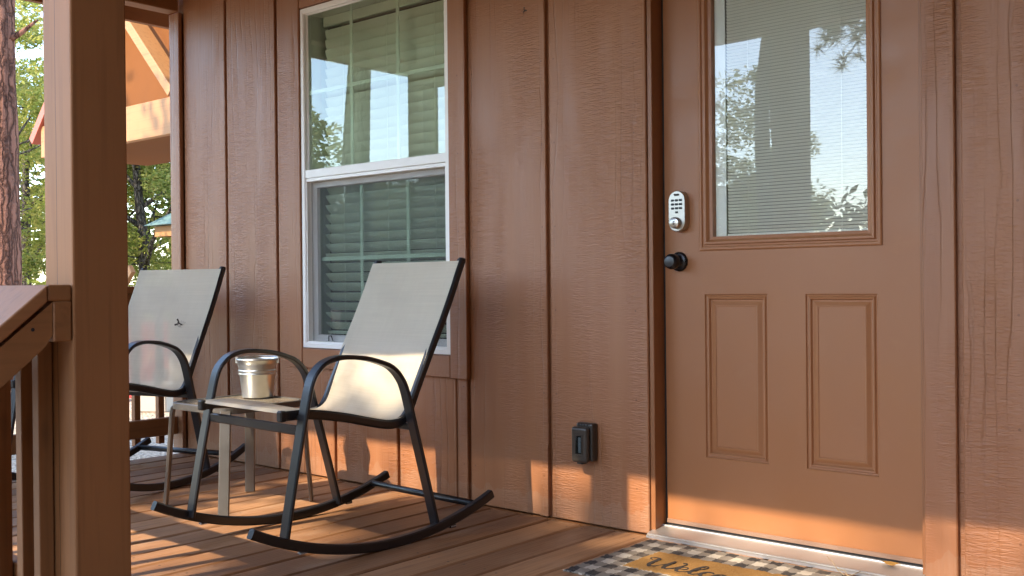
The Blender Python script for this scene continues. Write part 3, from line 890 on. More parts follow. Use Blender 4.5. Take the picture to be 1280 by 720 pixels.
# ------------------------------------------------------------------ side table and pail
tb = thing('side_table', 'small square taupe metal side table between the rocking chairs', 'side table', (.933, -.578, 0))
def rsq(h, r, n=8):
    p = []
    for cx, cy, a0 in ((h - r, h - r, 0), (-h + r, h - r, 90), (-h + r, -h + r, 180), (h - r, -h + r, 270)):
        for k in range(n + 1):
            a = math.radians(a0 + 90 * k / n); p.append((cx + r * math.cos(a), cy + r * math.sin(a)))
    return p
H_ = .198; TZ = .410
bm = B()
lay = [(H_ - .016, .058, TZ - .024), (H_, .07, TZ - .024), (H_, .07, TZ - .001), (H_ - .003, .067, TZ + .001), (H_ - .014, .058, TZ + .001), (H_ - .016, .057, TZ - .003)]
rings = [[bm.verts.new((x, y, z)) for x, y in rsq(h, r)] for h, r, z in lay]
for a, b in zip(rings, rings[1:] + rings[:1]):
    for k in range(len(a)): bm.faces.new((a[k], a[(k + 1) % len(a)], b[(k + 1) % len(b)], b[k]))
obj('table_rim', bm, M['taupe'], tb)
bm = B()
a = [bm.verts.new((x, y, TZ - .0035)) for x, y in rsq(H_ - .0165, .056)]; b = [bm.verts.new((x, y, TZ - .009)) for x, y in rsq(H_ - .0165, .056)]
bm.faces.new(a); bm.faces.new(b[::-1])
for k in range(len(a)): bm.faces.new((a[k], b[k], b[(k + 1) % len(a)], a[(k + 1) % len(a)]))
obj('table_top', bm, M['ttop'], tb)
for (bx_, by_) in ((-.212, -.195), (.232, -.228), (-.186, .180), (.165, .225)):
    sx, sy = (1 if bx_ > 0 else -1), (1 if by_ > 0 else -1)
    t1 = Vector((sx * (H_ - .030), sy * (H_ - .030), TZ - .012)); bt = Vector((bx_, by_, .002))
    side = Vector((-sy, sx, 0))
    dn = Vector((sx, sy, 0)).normalized()
    pts = [t1 - dn * .02, t1 + dn * .004, t1 + dn * .014 + Vector((0, 0, -.010)), t1 + dn * .018 + Vector((0, 0, -.03)), t1.lerp(bt, .3) + dn * .010, t1.lerp(bt, .65) + dn * .004, bt]
    bm = B(); add_bar(bm, pts, side, .040, .014, .003); obj('leg', bm, M['taupe'], tb)
pl = thing('metal_pail', 'small shiny galvanised pail on the side table', 'bucket', (.884, -.452, TZ + .0015))
bm = B()
add_lathe(bm, [(.0005, .006), (.058, .006), (.0605, .0), (.0615, .003), (.071, .088), (.0745, .092), (.0755, .0955), (.0735, .099), (.0745, .104), (.0765, .1075), (.0755, .111), (.0735, .114), (.0810, .148), (.0838, .150), (.0850, .1535), (.0838, .157), (.0812, .1575), (.0795, .1545), (.0795, .150), (.0600, .009), (.0005, .008)], (0, 0, 0), 'Z', 48)
body = obj('pail_body', bm, M['galv'], pl)
bm = B()
for s in (-1, 1):
    d = Vector((s * .80, s * .60, 0))
    add_box(bm, -.006, .006, -.004, .004, -.012, .014, .002, mat=Matrix.Translation(d * .085 + Vector((0, 0, .148))) @ Matrix.Rotation(math.atan2(d.y, d.x), 4, 'Z'))
split('handle_ear', bm, M['galv'], pl)
bm = B()
pts = []
for k in range(25):
    a = PI * k / 24; d = Vector((.80, .60, 0)); e = Vector((-.60, .80, 0))
    pts.append(d * (.090 * math.cos(a)) + e * (.088 * math.sin(a)) + Vector((0, 0, .156 + .004 * math.sin(a))))
add_tube(bm, pts, .0022, 8); obj('handle', bm, M['galv'], pl)

# ------------------------------------------------------------------ doormat
mt = thing('doormat', 'plaid doormat with tan coir panel reading Welcome before the door', 'doormat', (0, 0, 0))
X0, X1, Y0, Y1 = 2.515, 3.282, -.530, -.066
def mat_slab(x0, x1, y0, y1, z0, z1, nx, ny, jit, m, name):
    bm = B(); gg = []
    for i in range(nx + 1):
        row = []
        for j in range(ny + 1):
            e = (i in (0, nx)) or (j in (0, ny))
            jx = random.uniform(-jit, jit) if e else 0; jy = random.uniform(-jit, jit) if e else 0
            row.append(bm.verts.new((x0 + (x1 - x0) * i / nx + jx, y0 + (y1 - y0) * j / ny + jy, z1 + random.uniform(-.0019, .0019) - (.003 if e else 0))))
        gg.append(row)
    for i in range(nx):
        for j in range(ny): bm.faces.new((gg[i][j], gg[i + 1][j], gg[i + 1][j + 1], gg[i][j + 1])).smooth = True
    per = [gg[i][0] for i in range(nx)] + [gg[nx][j] for j in range(ny)] + [gg[i][ny] for i in range(nx, 0, -1)] + [gg[0][j] for j in range(ny, 0, -1)]
    low = [bm.verts.new((v.co.x, v.co.y, z0)) for v in per]
    for k in range(len(per)): bm.faces.new((per[k], low[k], low[(k + 1) % len(per)], per[(k + 1) % len(per)]))
    return obj(name, bm, m, mt)
mat_slab(X0, X1, Y0, Y1, .0015, .0095, 110, 66, .0042, M['plaid'], 'plaid_border')
mat_slab(2.631, 3.166, -.3965, -.1955, .0055, .0135, 60, 24, .0008, M['coir'], 'coir_panel')
# hand-lettered "Welcome": strokes with thick and thin parts, x along the wall, v towards the door
def stroke(bm, pts, w, z=.0152):
    P = smooth_path(pts, 8); n = len(P); Lf = []; Rt = []
    for i, (a, b) in enumerate(P):
        p0 = P[max(0, i - 1)]; p1 = P[min(n - 1, i + 1)]
        d = Vector((p1[0] - p0[0], p1[1] - p0[1]))
        d = d.normalized() if d.length > 1e-9 else Vector((1, 0))
        # down strokes thick, up strokes thin
        ww = w * (.50 + .75 * max(0, -d.y)) * (.55 + .45 * math.sin(PI * min(1, max(0, (i + 1) / (n + 1)))) ** .5)
        nx, ny = -d.y, d.x
        Lf.append(bm.verts.new((a + nx * ww, b + ny * ww, z))); Rt.append(bm.verts.new((a - nx * ww, b - ny * ww, z)))
    for i in range(n - 1):
        bm.faces.new((Lf[i], Lf[i + 1], Rt[i + 1], Rt[i]))
bm = B()
W0 = 2.663; VB = -.362; XH = .050; CH = .088
def lt(x, y): return (W0 + x, VB + y)
def ST(pts, w=.0050): stroke(bm, [lt(*p) for p in pts], w, .0152 + random.uniform(0, .0004))
# W with an entry swirl
ST([(.012, .066), (.000, .072), (.000, .084), (.014, .090), (.026, .080), (.028, .050), (.032, .015), (.044, .001), (.060, .014), (.074, .050), (.081, .088)], .0058)
ST([(.081, .088), (.080, .050), (.084, .014), (.094, .001), (.108, .014), (.120, .045), (.124, .075), (.118, .088), (.110, .082)], .0058)
# e
def let_e(x):
    ST([(x, .020), (x + .018, .026), (x + .028, .038), (x + .022, .050), (x + .010, .046), (x + .004, .028), (x + .008, .008), (x + .020, .000), (x + .034, .008), (x + .042, .020)])
let_e(.122)
ST([(.160, .014), (.176, .040), (.190, .072), (.190, .092), (.180, .094), (.173, .074), (.170, .040), (.174, .010), (.184, .000), (.196, .010), (.202, .022)])
ST([(.236, .040), (.230, .049), (.216, .047), (.206, .030), (.208, .010), (.220, .000), (.236, .008), (.246, .022)])
ST([(.262, .048), (.250, .040), (.246, .020), (.254, .002), (.270, .002), (.280, .020), (.276, .042), (.262, .048), (.272, .040), (.290, .044)])
ST([(.288, .040), (.298, .049), (.302, .040), (.300, .000)])
ST([(.301, .020), (.312, .042), (.324, .049), (.330, .038), (.328, .000)])
ST([(.329, .020), (.340, .042), (.352, .049), (.358, .038), (.357, .010), (.366, .000), (.378, .010), (.388, .022)])
let_e(.386)
ST([(.426, .018), (.440, .026), (.452, .020)], .003)
r = bmesh.ops.extrude_face_region(bm, geom=bm.faces[:]);
for v in [e for e in r['geom'] if isinstance(e, bmesh.types.BMVert)]: v.co.z -= .004
obj('lettering', bm, M['ink'], mt)

# little things on the threshold, chair and wall
bm = B()
for pts in ([(3.095, .010, .031), (3.13, -.03, .028), (3.165, -.075, .020), (3.20, -.11, .018)], [(3.225, -.055, .022), (3.221, -.085, .020), (3.205, -.125, .017)], [(3.165, -.075, .021), (3.19, -.085, .024), (3.21, -.11, .018)]):
    add_tube(bm, pts, .0011, 5)
tag(obj('grass_stalk', bm, M['straw']), 'dry grass stalks lying across the metal threshold', 'grass stalk')
bm = B()
v = [bm.verts.new((3.277 + .026 * math.cos(a) * (1 + .25 * math.sin(3 * a)), .036 + .010 * math.sin(a), .0345 + .004 * math.sin(2 * a + 1))) for a in [2 * PI * k / 14 for k in range(14)]]
c_ = bm.verts.new((3.277, .036, .040))
for k in range(14): bm.faces.new((v[k], v[(k + 1) % 14], c_))
bmesh.ops.solidify(bm, geom=bm.faces[:], thickness=.0012)
tag(obj('dry_leaf', bm, M['dleaf']), 'small yellow dry leaf on the threshold under the door', 'leaf')
def insect(name, loc, rot, label, sc=1):
    bm = B()
    add_lathe(bm, [(.0003, -.012), (.0018, -.009), (.0026, -.004), (.0022, 0), (.003, .004), (.002, .008), (.0003, .010)], (0, 0, 0), 'Z', 8)
    for s in (-1, 1):
        a = [bm.verts.new(p) for p in ((0, -.002, .004), (s * .010, -.003, .016), (s * .016, -.003, .012), (s * .004, -.002, .001))]; bm.faces.new(a)
        for k in range(3): add_tube(bm, [(0, -.001, .004 - k * .004), (s * .008, -.004, .004 - k * .007), (s * .014, 0, -.004 - k * .008)], .0004, 4)
    bmesh.ops.scale(bm, vec=(sc, sc, sc), verts=bm.verts[:])
    o = obj(name, bm, M['bug']); o.location = loc; o.rotation_euler = rot; return tag(o, label, 'insect')
insect('moth', (1.939, -.003, 1.874), (0, math.radians(50), 0), 'tiny dark moth high on the siding beside the window', .75)

insect('flying_insect', (.154, -.3565, .693), (math.radians(18), math.radians(-60), .3), 'dark insect resting on the backrest of the far rocking chair', 1.25)
gp = 'dry pine needles on the deck along the wall'
for (x, y, a) in ((.92, -.10, .4), (1.02, -.07, 1.2), (1.32, -.16, 2.6), (1.83, -.09, .2), (1.90, -.13, 2.9), (2.24, -.07, .1), (2.36, -.10, 2.7), (2.31, -.05, .5), (.55, -.35, .8), (1.21, -.42, 2.2), (1.75, -1.02, 1.9), (1.14, -1.10, .9)):
    bm = B(); d_ = Vector((math.cos(a), math.sin(a), 0)); e_ = Vector((-d_.y, d_.x, 0)); L_ = random.uniform(.05, .11)
    add_tube(bm, [d_ * (-L_) + Vector((0, 0, .001)), e_ * .008 + Vector((0, 0, .004)), d_ * L_ + e_ * random.uniform(-.01, .02) + Vector((0, 0, .0015))], .0011, 5)
    add_tube(bm, [d_ * (-L_) + Vector((0, 0, .001)), e_ * -.004 + Vector((0, 0, .005)), d_ * L_ * .9 - e_ * .02 + Vector((0, 0, .0015))], .0010, 5)
    bmesh.ops.remove_doubles(bm, verts=bm.verts[:], dist=.0025)
    o = obj('pine_needle', bm, M['straw']); o.location = (x, y, .001); tag(o, 'pale dry pine needle lying on the deck boards', 'pine needle', gp)
# ------------------------------------------------------------------ neighbouring porch gable
nb = thing('timber_porch', 'open timber gable porch of the next cabin, sunlit beam and rafter', 'porch', (-4.27, 1.6, -.45))
nb.location = (0, 0, 0)
bm = B(); add_box(bm, -5.42, -2.98, 1.60, 1.66, 2.105, 2.405, .004); obj('tie_beam', bm, M['ntim'], nb)
apx, apz = -4.27, 3.53
for s, nm in ((1, 'rafter'), (-1, 'rafter')):
    bm = B()
    e = Vector((s * 1.27, 0, -1.27)); L_ = e.length; d = e.normalized(); nrm = Vector((s * d.z * -1, 0, 0))
    ang = math.atan2(-1, s)
    mt_ = Matrix.Translation((apx, 1.575, apz)) @ Matrix.Rotation(-math.atan2(d.z, d.x), 4, 'Y')
    if s > 0: add_box(bm, .0, 1.59, -.0, .17, 0, .085, .003, mat=mt_)
    else: add_box(bm, .0, L_ + .02, -.0, .17, -.085, 0, .003, mat=mt_)
    obj(nm, bm, M['ntim'] if s > 0 else M['redtrim'], nb)
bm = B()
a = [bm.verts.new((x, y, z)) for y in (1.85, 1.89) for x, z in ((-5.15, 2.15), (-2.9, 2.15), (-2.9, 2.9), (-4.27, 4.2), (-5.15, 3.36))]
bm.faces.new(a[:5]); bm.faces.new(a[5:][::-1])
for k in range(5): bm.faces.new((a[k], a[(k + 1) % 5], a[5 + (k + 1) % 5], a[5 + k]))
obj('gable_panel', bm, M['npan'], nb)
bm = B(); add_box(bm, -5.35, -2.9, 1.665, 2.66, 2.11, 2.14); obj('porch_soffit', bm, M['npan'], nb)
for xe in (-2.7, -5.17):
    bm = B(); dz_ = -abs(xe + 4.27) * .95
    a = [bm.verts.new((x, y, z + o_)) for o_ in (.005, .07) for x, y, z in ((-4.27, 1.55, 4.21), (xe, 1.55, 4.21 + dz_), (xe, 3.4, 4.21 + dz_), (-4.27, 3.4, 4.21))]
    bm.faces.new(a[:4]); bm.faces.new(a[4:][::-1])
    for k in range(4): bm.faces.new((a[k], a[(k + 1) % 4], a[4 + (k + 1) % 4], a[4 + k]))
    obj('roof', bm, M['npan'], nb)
for x in (-5.05, -4.62, -3.02):
    bm = B(); add_box(bm, x - .07, x + .07, 1.67, 1.81, -.45, 2.108, .004); obj('porch_post', bm, M['timz'], nb)
bm = B(); add_box(bm, -4.05, -3.735, 1.56, 1.60, .62, .70, .003, mat=Matrix.Translation((-3.74, 1.58, 1.02)) @ Matrix.Rotation(math.radians(-42), 4, 'Y') @ Matrix.Translation((3.74, -1.58, -.66)))
obj('handrail', bm, M['ntim'], nb)
# pavilion with the green metal roof, farther back
pv = thing('picnic_pavilion', 'small open pavilion with green metal hip roof among the trees', 'pavilion', (0, 0, 0))
bm = B()
ex, ey, ez = -16.55, 9.0, 2.22
c4 = [(-16.55, 9.0), (-13.2, 9.0), (-13.2, 12.4), (-16.55, 12.4)]
b = [bm.verts.new((x, y, ez)) for x, y in c4]; tp = bm.verts.new((-14.9, 10.7, 3.35))
for k in range(4): bm.faces.new((b[k], b[(k + 1) % 4], tp))
bm.faces.new(b[::-1]); obj('roof', bm, M['groof'], pv)
bm = B(); add_box(bm, -16.35, -13.4, 9.15, 9.22, 1.98, 2.20); add_box(bm, -16.35, -16.28, 9.225, 12.2, 1.98, 2.20); add_box(bm, -13.47, -13.4, 9.225, 12.2, 1.98, 2.20); split('roof_beam', bm, M['ntim'], pv)
for x, y in ((-15.62, 9.16), (-13.6, 9.16), (-15.62, 12.1), (-13.6, 12.1)):
    bm = B(); add_box(bm, x - .08, x + .08, y, y + .16, -.45, 1.978); obj('post', bm, M['ntim'], pv)
# red slatted seat and a pale block on the gravel
rs = thing('garden_chair', 'red slatted garden chair on the gravel beyond the end railing', 'chair', (-6.9, 3.42, -.45), .62)
for k in range(5):
    bm = B(); add_box(bm, -.28 + k * .115, -.18 + k * .115, .18, .205, .30, .90, .006); obj('back_slat', bm, M['red'], rs)
bm = B(); add_box(bm, -.30, .30, -.28, .20, .33, .36, .006); obj('seat', bm, M['red'], rs)
for k in range(6):
    bm = B(); add_box(bm, -.295 + k * .1, -.205 + k * .1, -.29, -.265, .04, .329, .005); obj('front_slat', bm, M['red'], rs)
for x in (-.28, .24):
    for y in (-.27, .16): bm = B(); add_box(bm, x, x + .05, y, y + .05, 0, .329, .004); obj('leg', bm, M['red'], rs)
    bm = B(); add_box(bm, x - .02, x + .08, -.30, .2, .52, .545, .006); obj('armrest', bm, M['red'], rs)
bm = B(); add_box(bm, -.22, .16, -.14, .14, 0, .26, .012); add_box(bm, -.235, .175, -.155, .155, .262, .30, .008)
o = obj('concrete_block', bm, M['block']); o.location = (-5.65, 2.92, -.45); o.rotation_euler = (0, 0, .6); tag(o, 'pale concrete block step standing on the gravel near the red chair', 'block')

# ------------------------------------------------------------------ trees
def leaf_mesh(centers, radii, per, size, flat=.75, up=.3):
    n = len(centers); C_ = np.repeat(centers, per, 0); R_ = np.repeat(radii, per)
    d = rng.normal(size=(n * per, 3)); d /= np.linalg.norm(d, axis=1)[:, None]
    p = C_ + d * (R_ * rng.random(n * per) ** .45)[:, None] * np.array([1, 1, flat])
    a = rng.normal(size=(n * per, 3)); a[:, 2] *= .6; a /= np.linalg.norm(a, axis=1)[:, None]
    b = np.cross(a, rng.normal(size=(n * per, 3))); b /= np.linalg.norm(b, axis=1)[:, None]
    s = size * (.6 + .8 * rng.random(n * per))[:, None]
    v = np.stack([p - a * s, p + b * s * .42 - a * s * .1, p + a * s, p - b * s * .42 - a * s * .1], 1).reshape(-1, 3)
    f = np.arange(len(v)).reshape(-1, 4)
    return v, f
def trunk_bm(pts, rad, n=14, jit=.06):
    bm = B(); add_tube(bm, pts, rad, n)
    for v in bm.verts: v.co += Vector((random.uniform(-1, 1), random.uniform(-1, 1), 0)) * jit * .1
    return bm
def limb_pts(p0, d, L, n=6, wob=.12, droop=0):
    pts = [Vector(p0)]; d = Vector(d).normalized()
    for k in range(n):
        d = (d + Vector((random.uniform(-1, 1), random.uniform(-1, 1), random.uniform(-.6, 1) - droop)) * wob).normalized()
        pts.append(pts[-1] + d * L / n)
    return pts
def broadleaf(name, label, x, y, h, r, R, mleaf, mbark, clumps=60, per=130, lsize=.11, zlow=1.2, lean=(0, 0), group=None, cr=.75, trunk_h=None, f0=.28):
    t = thing(name, label, 'tree', (x, y, -.45), 0, group)
    th = trunk_h or h * .72
    pts = [Vector((lean[0] * (k / 8) ** 1.1 + random.uniform(-.05, .05) * (k > 0), lean[1] * k / 8 + random.uniform(-.05, .05) * (k > 0), th * k / 8)) for k in range(9)]
    bm = trunk_bm(pts, [r * (1.25 if k == 0 else 1) * (1 - .75 * k / 8) for k in range(9)])
    ends = []
    nl = 9
    for i in range(nl):
        f = f0 + (.93 - f0) * i / nl; k = min(7, int(f * 8)); p = pts[k].lerp(pts[k + 1], f * 8 - k)
        a = i * 2.4 + random.uniform(-.4, .4)
        L = R * random.uniform(.6, 1.0) * (1.15 - .5 * f)
        lp = limb_pts(p, (math.cos(a), math.sin(a), .35 + .5 * f), L, 6, .16)
        add_tube(bm, lp, [r * .42 * (1 - f * .5) * (1 - .8 * q / 6) + .008 for q in range(7)], 7)
        ends += lp[2:]
        for q in range(2):
            s = lp[3 + q]; a2 = a + random.choice((-1, 1)) * random.uniform(.5, 1.1)
            l2 = limb_pts(s, (math.cos(a2), math.sin(a2), random.uniform(-.1, .6)), L * .5, 4, .2)
            add_tube(bm, l2, [r * .14 * (1 - .7 * w / 4) + .005 for w in range(5)], 5); ends += l2[1:]
    obj('trunk', bm, mbark, t, True)
    cs = []
    for k in range(clumps):
        if random.random() < .55:
            e = random.choice(ends); c = (e.x + random.gauss(0, .35), e.y + random.gauss(0, .35), e.z + random.gauss(0, .3))
        else:
            a = random.uniform(0, 2 * PI); q = R * math.sqrt(random.random()); zc = random.uniform(zlow, h)
            taper = 1 - .55 * max(0, (zc - h * .5) / (h * .5)); c = (lean[0] * .7 + q * taper * math.cos(a), lean[1] * .7 + q * taper * math.sin(a), zc)
        cs.append((c[0], c[1], max(zlow, c[2])))
    v, f = leaf_mesh(np.array(cs), np.array([random.uniform(.45, 1.15) * cr for _ in cs]), per, lsize)
    raw('crown', v.tolist(), f.tolist(), mleaf, t)
    return t
def pine(name, label, x, y, h, r, zc, R, tufts=70, blades=34, blen=.17, stubs=(), extra=(), lean=(0, 0), bark=None, bw=.008):
    t = thing(name, label, 'tree', (x, y, -.45))
    n = 16
    pts = [Vector((lean[0] * k / n + random.uniform(-.03, .03), lean[1] * k / n + random.uniform(-.03, .03), h * k / n)) for k in range(n + 1)]
    bm = trunk_bm(pts, [r * (1.2 if k == 0 else 1) * (1 - .82 * (k / n) ** 1.3) for k in range(n + 1)], 22, .25)
    tips = []
    for i in range(16):
        z = zc + (h - zc) * (i + random.random() * .6) / 16.5; a = i * 2.4; L = R * (1.1 - .75 * (z - zc) / (h - zc)) * random.uniform(.7, 1.05)
        k = z / h; p = Vector((lean[0] * k, lean[1] * k, z))
        lp = limb_pts(p, (math.cos(a), math.sin(a), .12), L, 7, .14)
        add_tube(bm, lp, [r * .22 * (1 - .85 * q / 7) + .006 for q in range(8)], 7); tips += lp[3:]
        for q in range(4):
            s = lp[3 + q % 4]; a2 = a + random.choice((-1, 1)) * random.uniform(.4, 1.0)
            l2 = limb_pts(s, (math.cos(a2), math.sin(a2), .1), L * .35, 4, .2)
            add_tube(bm, l2, [.012, .010, .008, .006, .004], 5); tips += l2[2:]
    for (p, d, L) in stubs:
        lp = limb_pts(p, d, L, 4, .1); add_tube(bm, lp, [r * .2 * (1 - .8 * q / 4) + .004 for q in range(5)], 8)
    for (p, d, L, dr) in extra:
        lp = limb_pts(p, d, L, 12, .10, dr); add_tube(bm, lp, [.035 * (1 - .8 * q / 12) + .004 for q in range(13)], 7); tips += lp[5:] * 2
        for q in range(8):
            s = lp[5 + q % 8]; l2 = limb_pts(s, (random.uniform(-1, 1), random.uniform(-1, 1), random.uniform(-1, .3)), .7, 4, .3)
            add_tube(bm, l2, [.010, .008, .006, .005, .003], 5); tips += l2[2:]
    obj('trunk', bm, bark or M['pinebark'], t, True)
    T = np.array([tuple(p) for p in tips]); T = np.repeat(T, max(1, int(tufts * 3 / len(T)) + 1), 0) + rng.normal(scale=.10, size=(len(T) * max(1, int(tufts * 3 / len(T)) + 1), 3))
    m = len(T); c = np.repeat(T, blades, 0)
    d = rng.normal(size=(m * blades, 3)); d /= np.linalg.norm(d, axis=1)[:, None]
    L = blen * (.6 + .7 * rng.random(m * blades))[:, None]
    sd = np.cross(d, rng.normal(size=d.shape)); sd /= np.linalg.norm(sd, axis=1)[:, None]; sd *= bw
    v = np.stack([c - sd, c + sd, c + d * L], 1).reshape(-1, 3); f = np.arange(len(v)).reshape(-1, 3)
    raw('crown', v.tolist(), f.tolist(), M['needle'], t)
    return t
# seen directly beside the post
pine('pine_tree', 'tall pine with reddish plated bark left of the near post', -9.41, 2.95, 13.5, .215, 8.6, 2.6, 60, 26, .2,
     stubs=[((.12, .05, 4.55), (.6, .75, .5), .45)])
ga = 'leafy trees beyond the cabins'
broadleaf('leaning_tree', 'grey leaning slender tree behind the red-barked pine', -15.9, 5.5, 8.5, .13, 2.6, M['leaf_b'], M['oakbark'], 43, 400, .055, 1.4, (-1.25, -.6), None)
broadleaf('broadleaf_tree', 'twin-limbed oak rising behind the green-roofed pavilion', -18.4, 10.2, 9, .17, 3.0, M['leaf_a'], M['oakbark'], 59, 400, .055, 1.7, (-.35, -.3), ga)
broadleaf('broadleaf_tree', 'tall oak with dark trunk seen through the gap by the corner trim', -20.2, 12.6, 10, .20, 3.4, M['leaf_b'], M['oakbark'], 65, 400, .055, 1.6, (.3, .2), ga)
broadleaf('broadleaf_tree', 'thin young tree left of the pavilion roof', -19.8, 9.9, 7.5, .10, 2.3, M['leaf_b'], M['oakbark'], 37, 400, .055, .7, (-.4, 0), ga)
broadleaf('broadleaf_tree', 'spreading yellow-green oak farthest left behind the pine', -21.5, 6.3, 9.5, .18, 3.6, M['leaf_a'], M['oakbark'], 68, 400, .055, .9, (.2, 0), ga)
broadleaf('broadleaf_tree', 'bright bushy tree between the pine and the near post', -25, 10.2, 10, .18, 4.0, M['leaf_b'], M['oakbark'], 68, 400, .055, .6, (.2, 0), ga)
# trees in front of the porch: seen only in the glass, and shading the deck
pine('shade_pine', 'large pine standing in front of the porch, mirrored in the door glass', -2.55, -10.0, 9.7, .20, 7.6, 1.9, 90, 34, .2,
     extra=[((.1, .1, 5.3), (.95, .2, -.05), 2.1, .22), ((.1, .1, 4.7), (.9, .4, .0), 1.7, .25), ((.1, .0, 5.0), (.9, -.3, .1), 2.0, .2)])
broadleaf('shade_tree', 'thick-trunked tree mirrored in the upper window pane', -4.75, -4.95, 9, .235, 2.2, M['leaf_a'], M['oakbark'], 40, 120, .10, 5.8, (0, 0), f0=.72)
gs = 'shade trees in front of the porch'
for (x, y, h, R, zl) in ((-1.4, -7.5, 7.75, .9, 6.5), (.62, -10.4, 9.85, .6, 7.9), (3.0, -10.2, 9.4, 1.6, 7.9)):
    broadleaf('shade_tree', 'added small high crown out of view, dappling the sun on the near chair', x, y, h, .14, R, M['leaf_a'], M['oakbark'], 55, 130, .09, zl, (0, 0), gs, .6, f0=.8)
for (x, y, h, R) in ((8.6, -3.4, 7.5, 2.4), (9.5, -7.0, 8.5, 3.0), (7.9, -10.5, 8.5, 2.6), (12.0, -5.0, 9, 3.2)):  # added out of view to darken faces turned to the right
    broadleaf('added_side_tree', 'added leafy tree out of view, blocking light from the right', x, y, h, .16, R, M['leaf_d'], M['oakbark'], 80, 110, .16, .3, (0, 0), 'added trees right of the porch, out of view', .95)
broadleaf('shade_tree', 'added small high crown out of view, dappling the sun on the near chair', -.15, -10.4, 10.2, .07, .5, M['leaf_a'], M['oakbark'], 7, 80, .07, 9.8, (0, 0), gs, .45, f0=.9)  # unseen crown added to dapple the sun on the near seat
for (x, y, h, R) in ((-3.0, -14.2, 14.6, 1.5), (1.0, -14.6, 14.9, 1.3), (2.4, -14.0, 14.4, 1.5)):  # unseen far crowns added to weaken the sun evenly
    broadleaf('shade_tree', 'added small high crown out of view, dappling the sun on the near chair', x, y, h, .13, R, M['leaf_a'], M['oakbark'], 46, 36, .06, 12.6, (0, 0), gs, .8, f0=.86)
for (x, y, h, R) in ((6.6, -3.6, 4.4, 1.1), (6.3, -5.6, 4.6, 1.2), (6.4, -7.8, 4.8, 1.3)):  # unseen dense greenery added to cut skylight from the right
    broadleaf('added_shrub', 'added dense evergreen out of view, cutting light from the right', x, y, h, .10, R, M['needle'], M['oakbark'], 70, 110, .12, .2, (0, 0), 'added evergreens right of the steps, out of view', .6)
gb = 'trees mirrored in the window and door glass'
for (x, y, h, R, lb) in ((-12.4, -10.0, 4.7, 1.3, 'bushy tree mirrored at the left edge of the window'), (-13.2, -13.5, 3.6, 1.5, 'low tree mirrored in the lower window pane'),
                         (-10.4, -23, 7.2, 2.2, 'broad tree mirrored low in the door glass'), (-12.9, -24, 6.6, 2.2, 'leafy tree mirrored at the left of the door glass')):
    broadleaf('reflected_tree', lb, x, y, h, .12, R, M['leaf_b'], M['oakbark'], 120, 130, .075, .8, (0, 0), gb, .62)
# far woods as masses
def wood(name, label, pts, per, size, m):
    v, f = leaf_mesh(np.array([p[:3] for p in pts]), np.array([p[3] for p in pts]), per, size)
    o = raw(name, v.tolist(), f.tolist(), m); tag(o, label, 'woods', kind='stuff'); return o
ps = []
for k in range(95):
    t = random.uniform(30, 42); q = random.uniform(-.75, -.22)
    x = 4.42 + t * (-.653 + q * .757); y = -2.965 + t * (.757 + q * .653)
    ps.append((x, y, random.uniform(-.2, 6.5) * random.uniform(.5, 1.15), random.uniform(.8, 1.8)))
wood('far_woods', 'distant sunlit woods behind the neighbouring cabins', ps, 120, .2, M['leaf_a'])
ps = []
for k in range(620):
    x = random.uniform(-60, 45); ps.append((x, random.uniform(-52, -40), random.uniform(-.3, 5.3 + .8 * math.sin(x * .4)), random.uniform(.9, 1.7)))
wood('far_treeline', 'distant treeline mirrored low in the glass', ps, 70, .3, M['leaf_d'])
# low brush behind the pine
ps = [(-16 + random.uniform(-4, 3), 8 + random.uniform(-4, 4), random.uniform(-.3, .8), random.uniform(.4, .8)) for _ in range(60)]
wood('undergrowth', 'low leafy undergrowth below the trees', ps, 130, .09, M['leaf_b'])

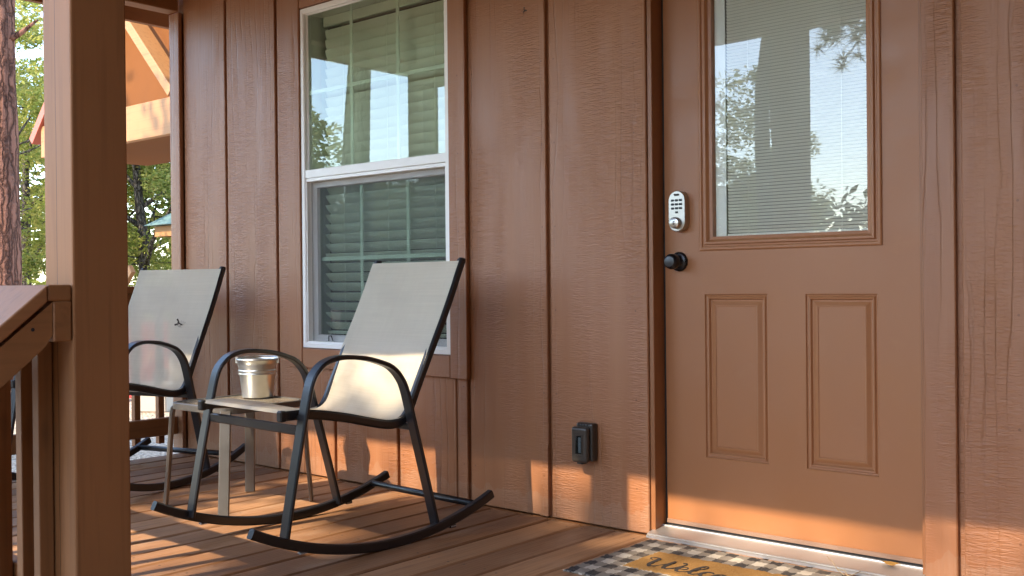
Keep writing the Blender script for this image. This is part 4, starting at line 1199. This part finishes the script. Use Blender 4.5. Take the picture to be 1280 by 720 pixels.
# put each empty at the base of its thing
for nm, p in (('cabin', (2.5, 2.2, -.30)), ('porch_railing', (.8, -1.82, .05)), ('end_railing', (-.43, -.84, .055)), ('stair_railing', (2.0, -2.2, -.45)), ('porch_stairs', (3.2, -2.16, -.45)),
              ('timber_porch', (-4.2, 1.75, -.45)), ('picnic_pavilion', (-14.9, 10.7, -.45)), ('doormat', (2.9, -.3, .0015))):
    e = bpy.data.objects[nm]; e.location = p
    for c in e.children: c.location -= Vector(p)
# ------------------------------------------------------------------ light, sky, camera
d = Vector((.18, 1, -.95)).normalized()
sun = bpy.data.lights.new('sun', 'SUN'); sun.energy = 2.0; sun.angle = math.radians(.53); sun.color = (1, .83, .62)
so = bpy.data.objects.new('sun', sun); COL.objects.link(so); so.rotation_euler = d.to_track_quat('-Z', 'Y').to_euler(); so.location = (-3, -10, 12)
w = bpy.data.worlds.new('World'); SC.world = w; w.use_nodes = True
nt = w.node_tree; bg = nt.nodes['Background']; sk = nt.nodes.new('ShaderNodeTexSky'); sk.sky_type = 'NISHITA'; sk.sun_disc = False
sk.sun_elevation = math.asin(-d.z); sk.sun_rotation = math.atan2(-d.x, -d.y); sk.air_density = 1.0; sk.dust_density = .6; sk.ozone_density = 1.0
nt.links.new(sk.outputs[0], bg.inputs[0]); bg.inputs[1].default_value = .15
F, YAW, PIT, ROL = 1297 / 1280, math.radians(40.77), math.radians(-.19), math.radians(-.56)
r = Vector((math.cos(YAW), math.sin(YAW), 0)); f = Vector((-math.sin(YAW), math.cos(YAW), 0)); u = Vector((0, 0, 1))
f2 = f * math.cos(PIT) + u * math.sin(PIT); u2 = u * math.cos(PIT) - f * math.sin(PIT)
r3 = r * math.cos(ROL) + u2 * math.sin(ROL); u3 = u2 * math.cos(ROL) - r * math.sin(ROL)
cam = bpy.data.cameras.new('camera'); co = bpy.data.objects.new('camera', cam); COL.objects.link(co)
cam.sensor_width = 36; cam.lens = 36 * F; cam.clip_start = .05; cam.clip_end = 500
m3 = Matrix((r3, u3, -f2)).transposed()
co.matrix_world = Matrix.Translation((4.4203, -2.9655, .8569)) @ m3.to_4x4()
SC.camera = co
vs = SC.view_settings; vs.view_transform = 'Standard'; vs.look = 'None'; vs.exposure = 2.5; vs.gamma = 1; vs.use_curve_mapping = False
SC.cycles.max_bounces = 8; SC.cycles.transparent_max_bounces = 24
try: SC.cycles.use_denoising = True
except Exception: pass
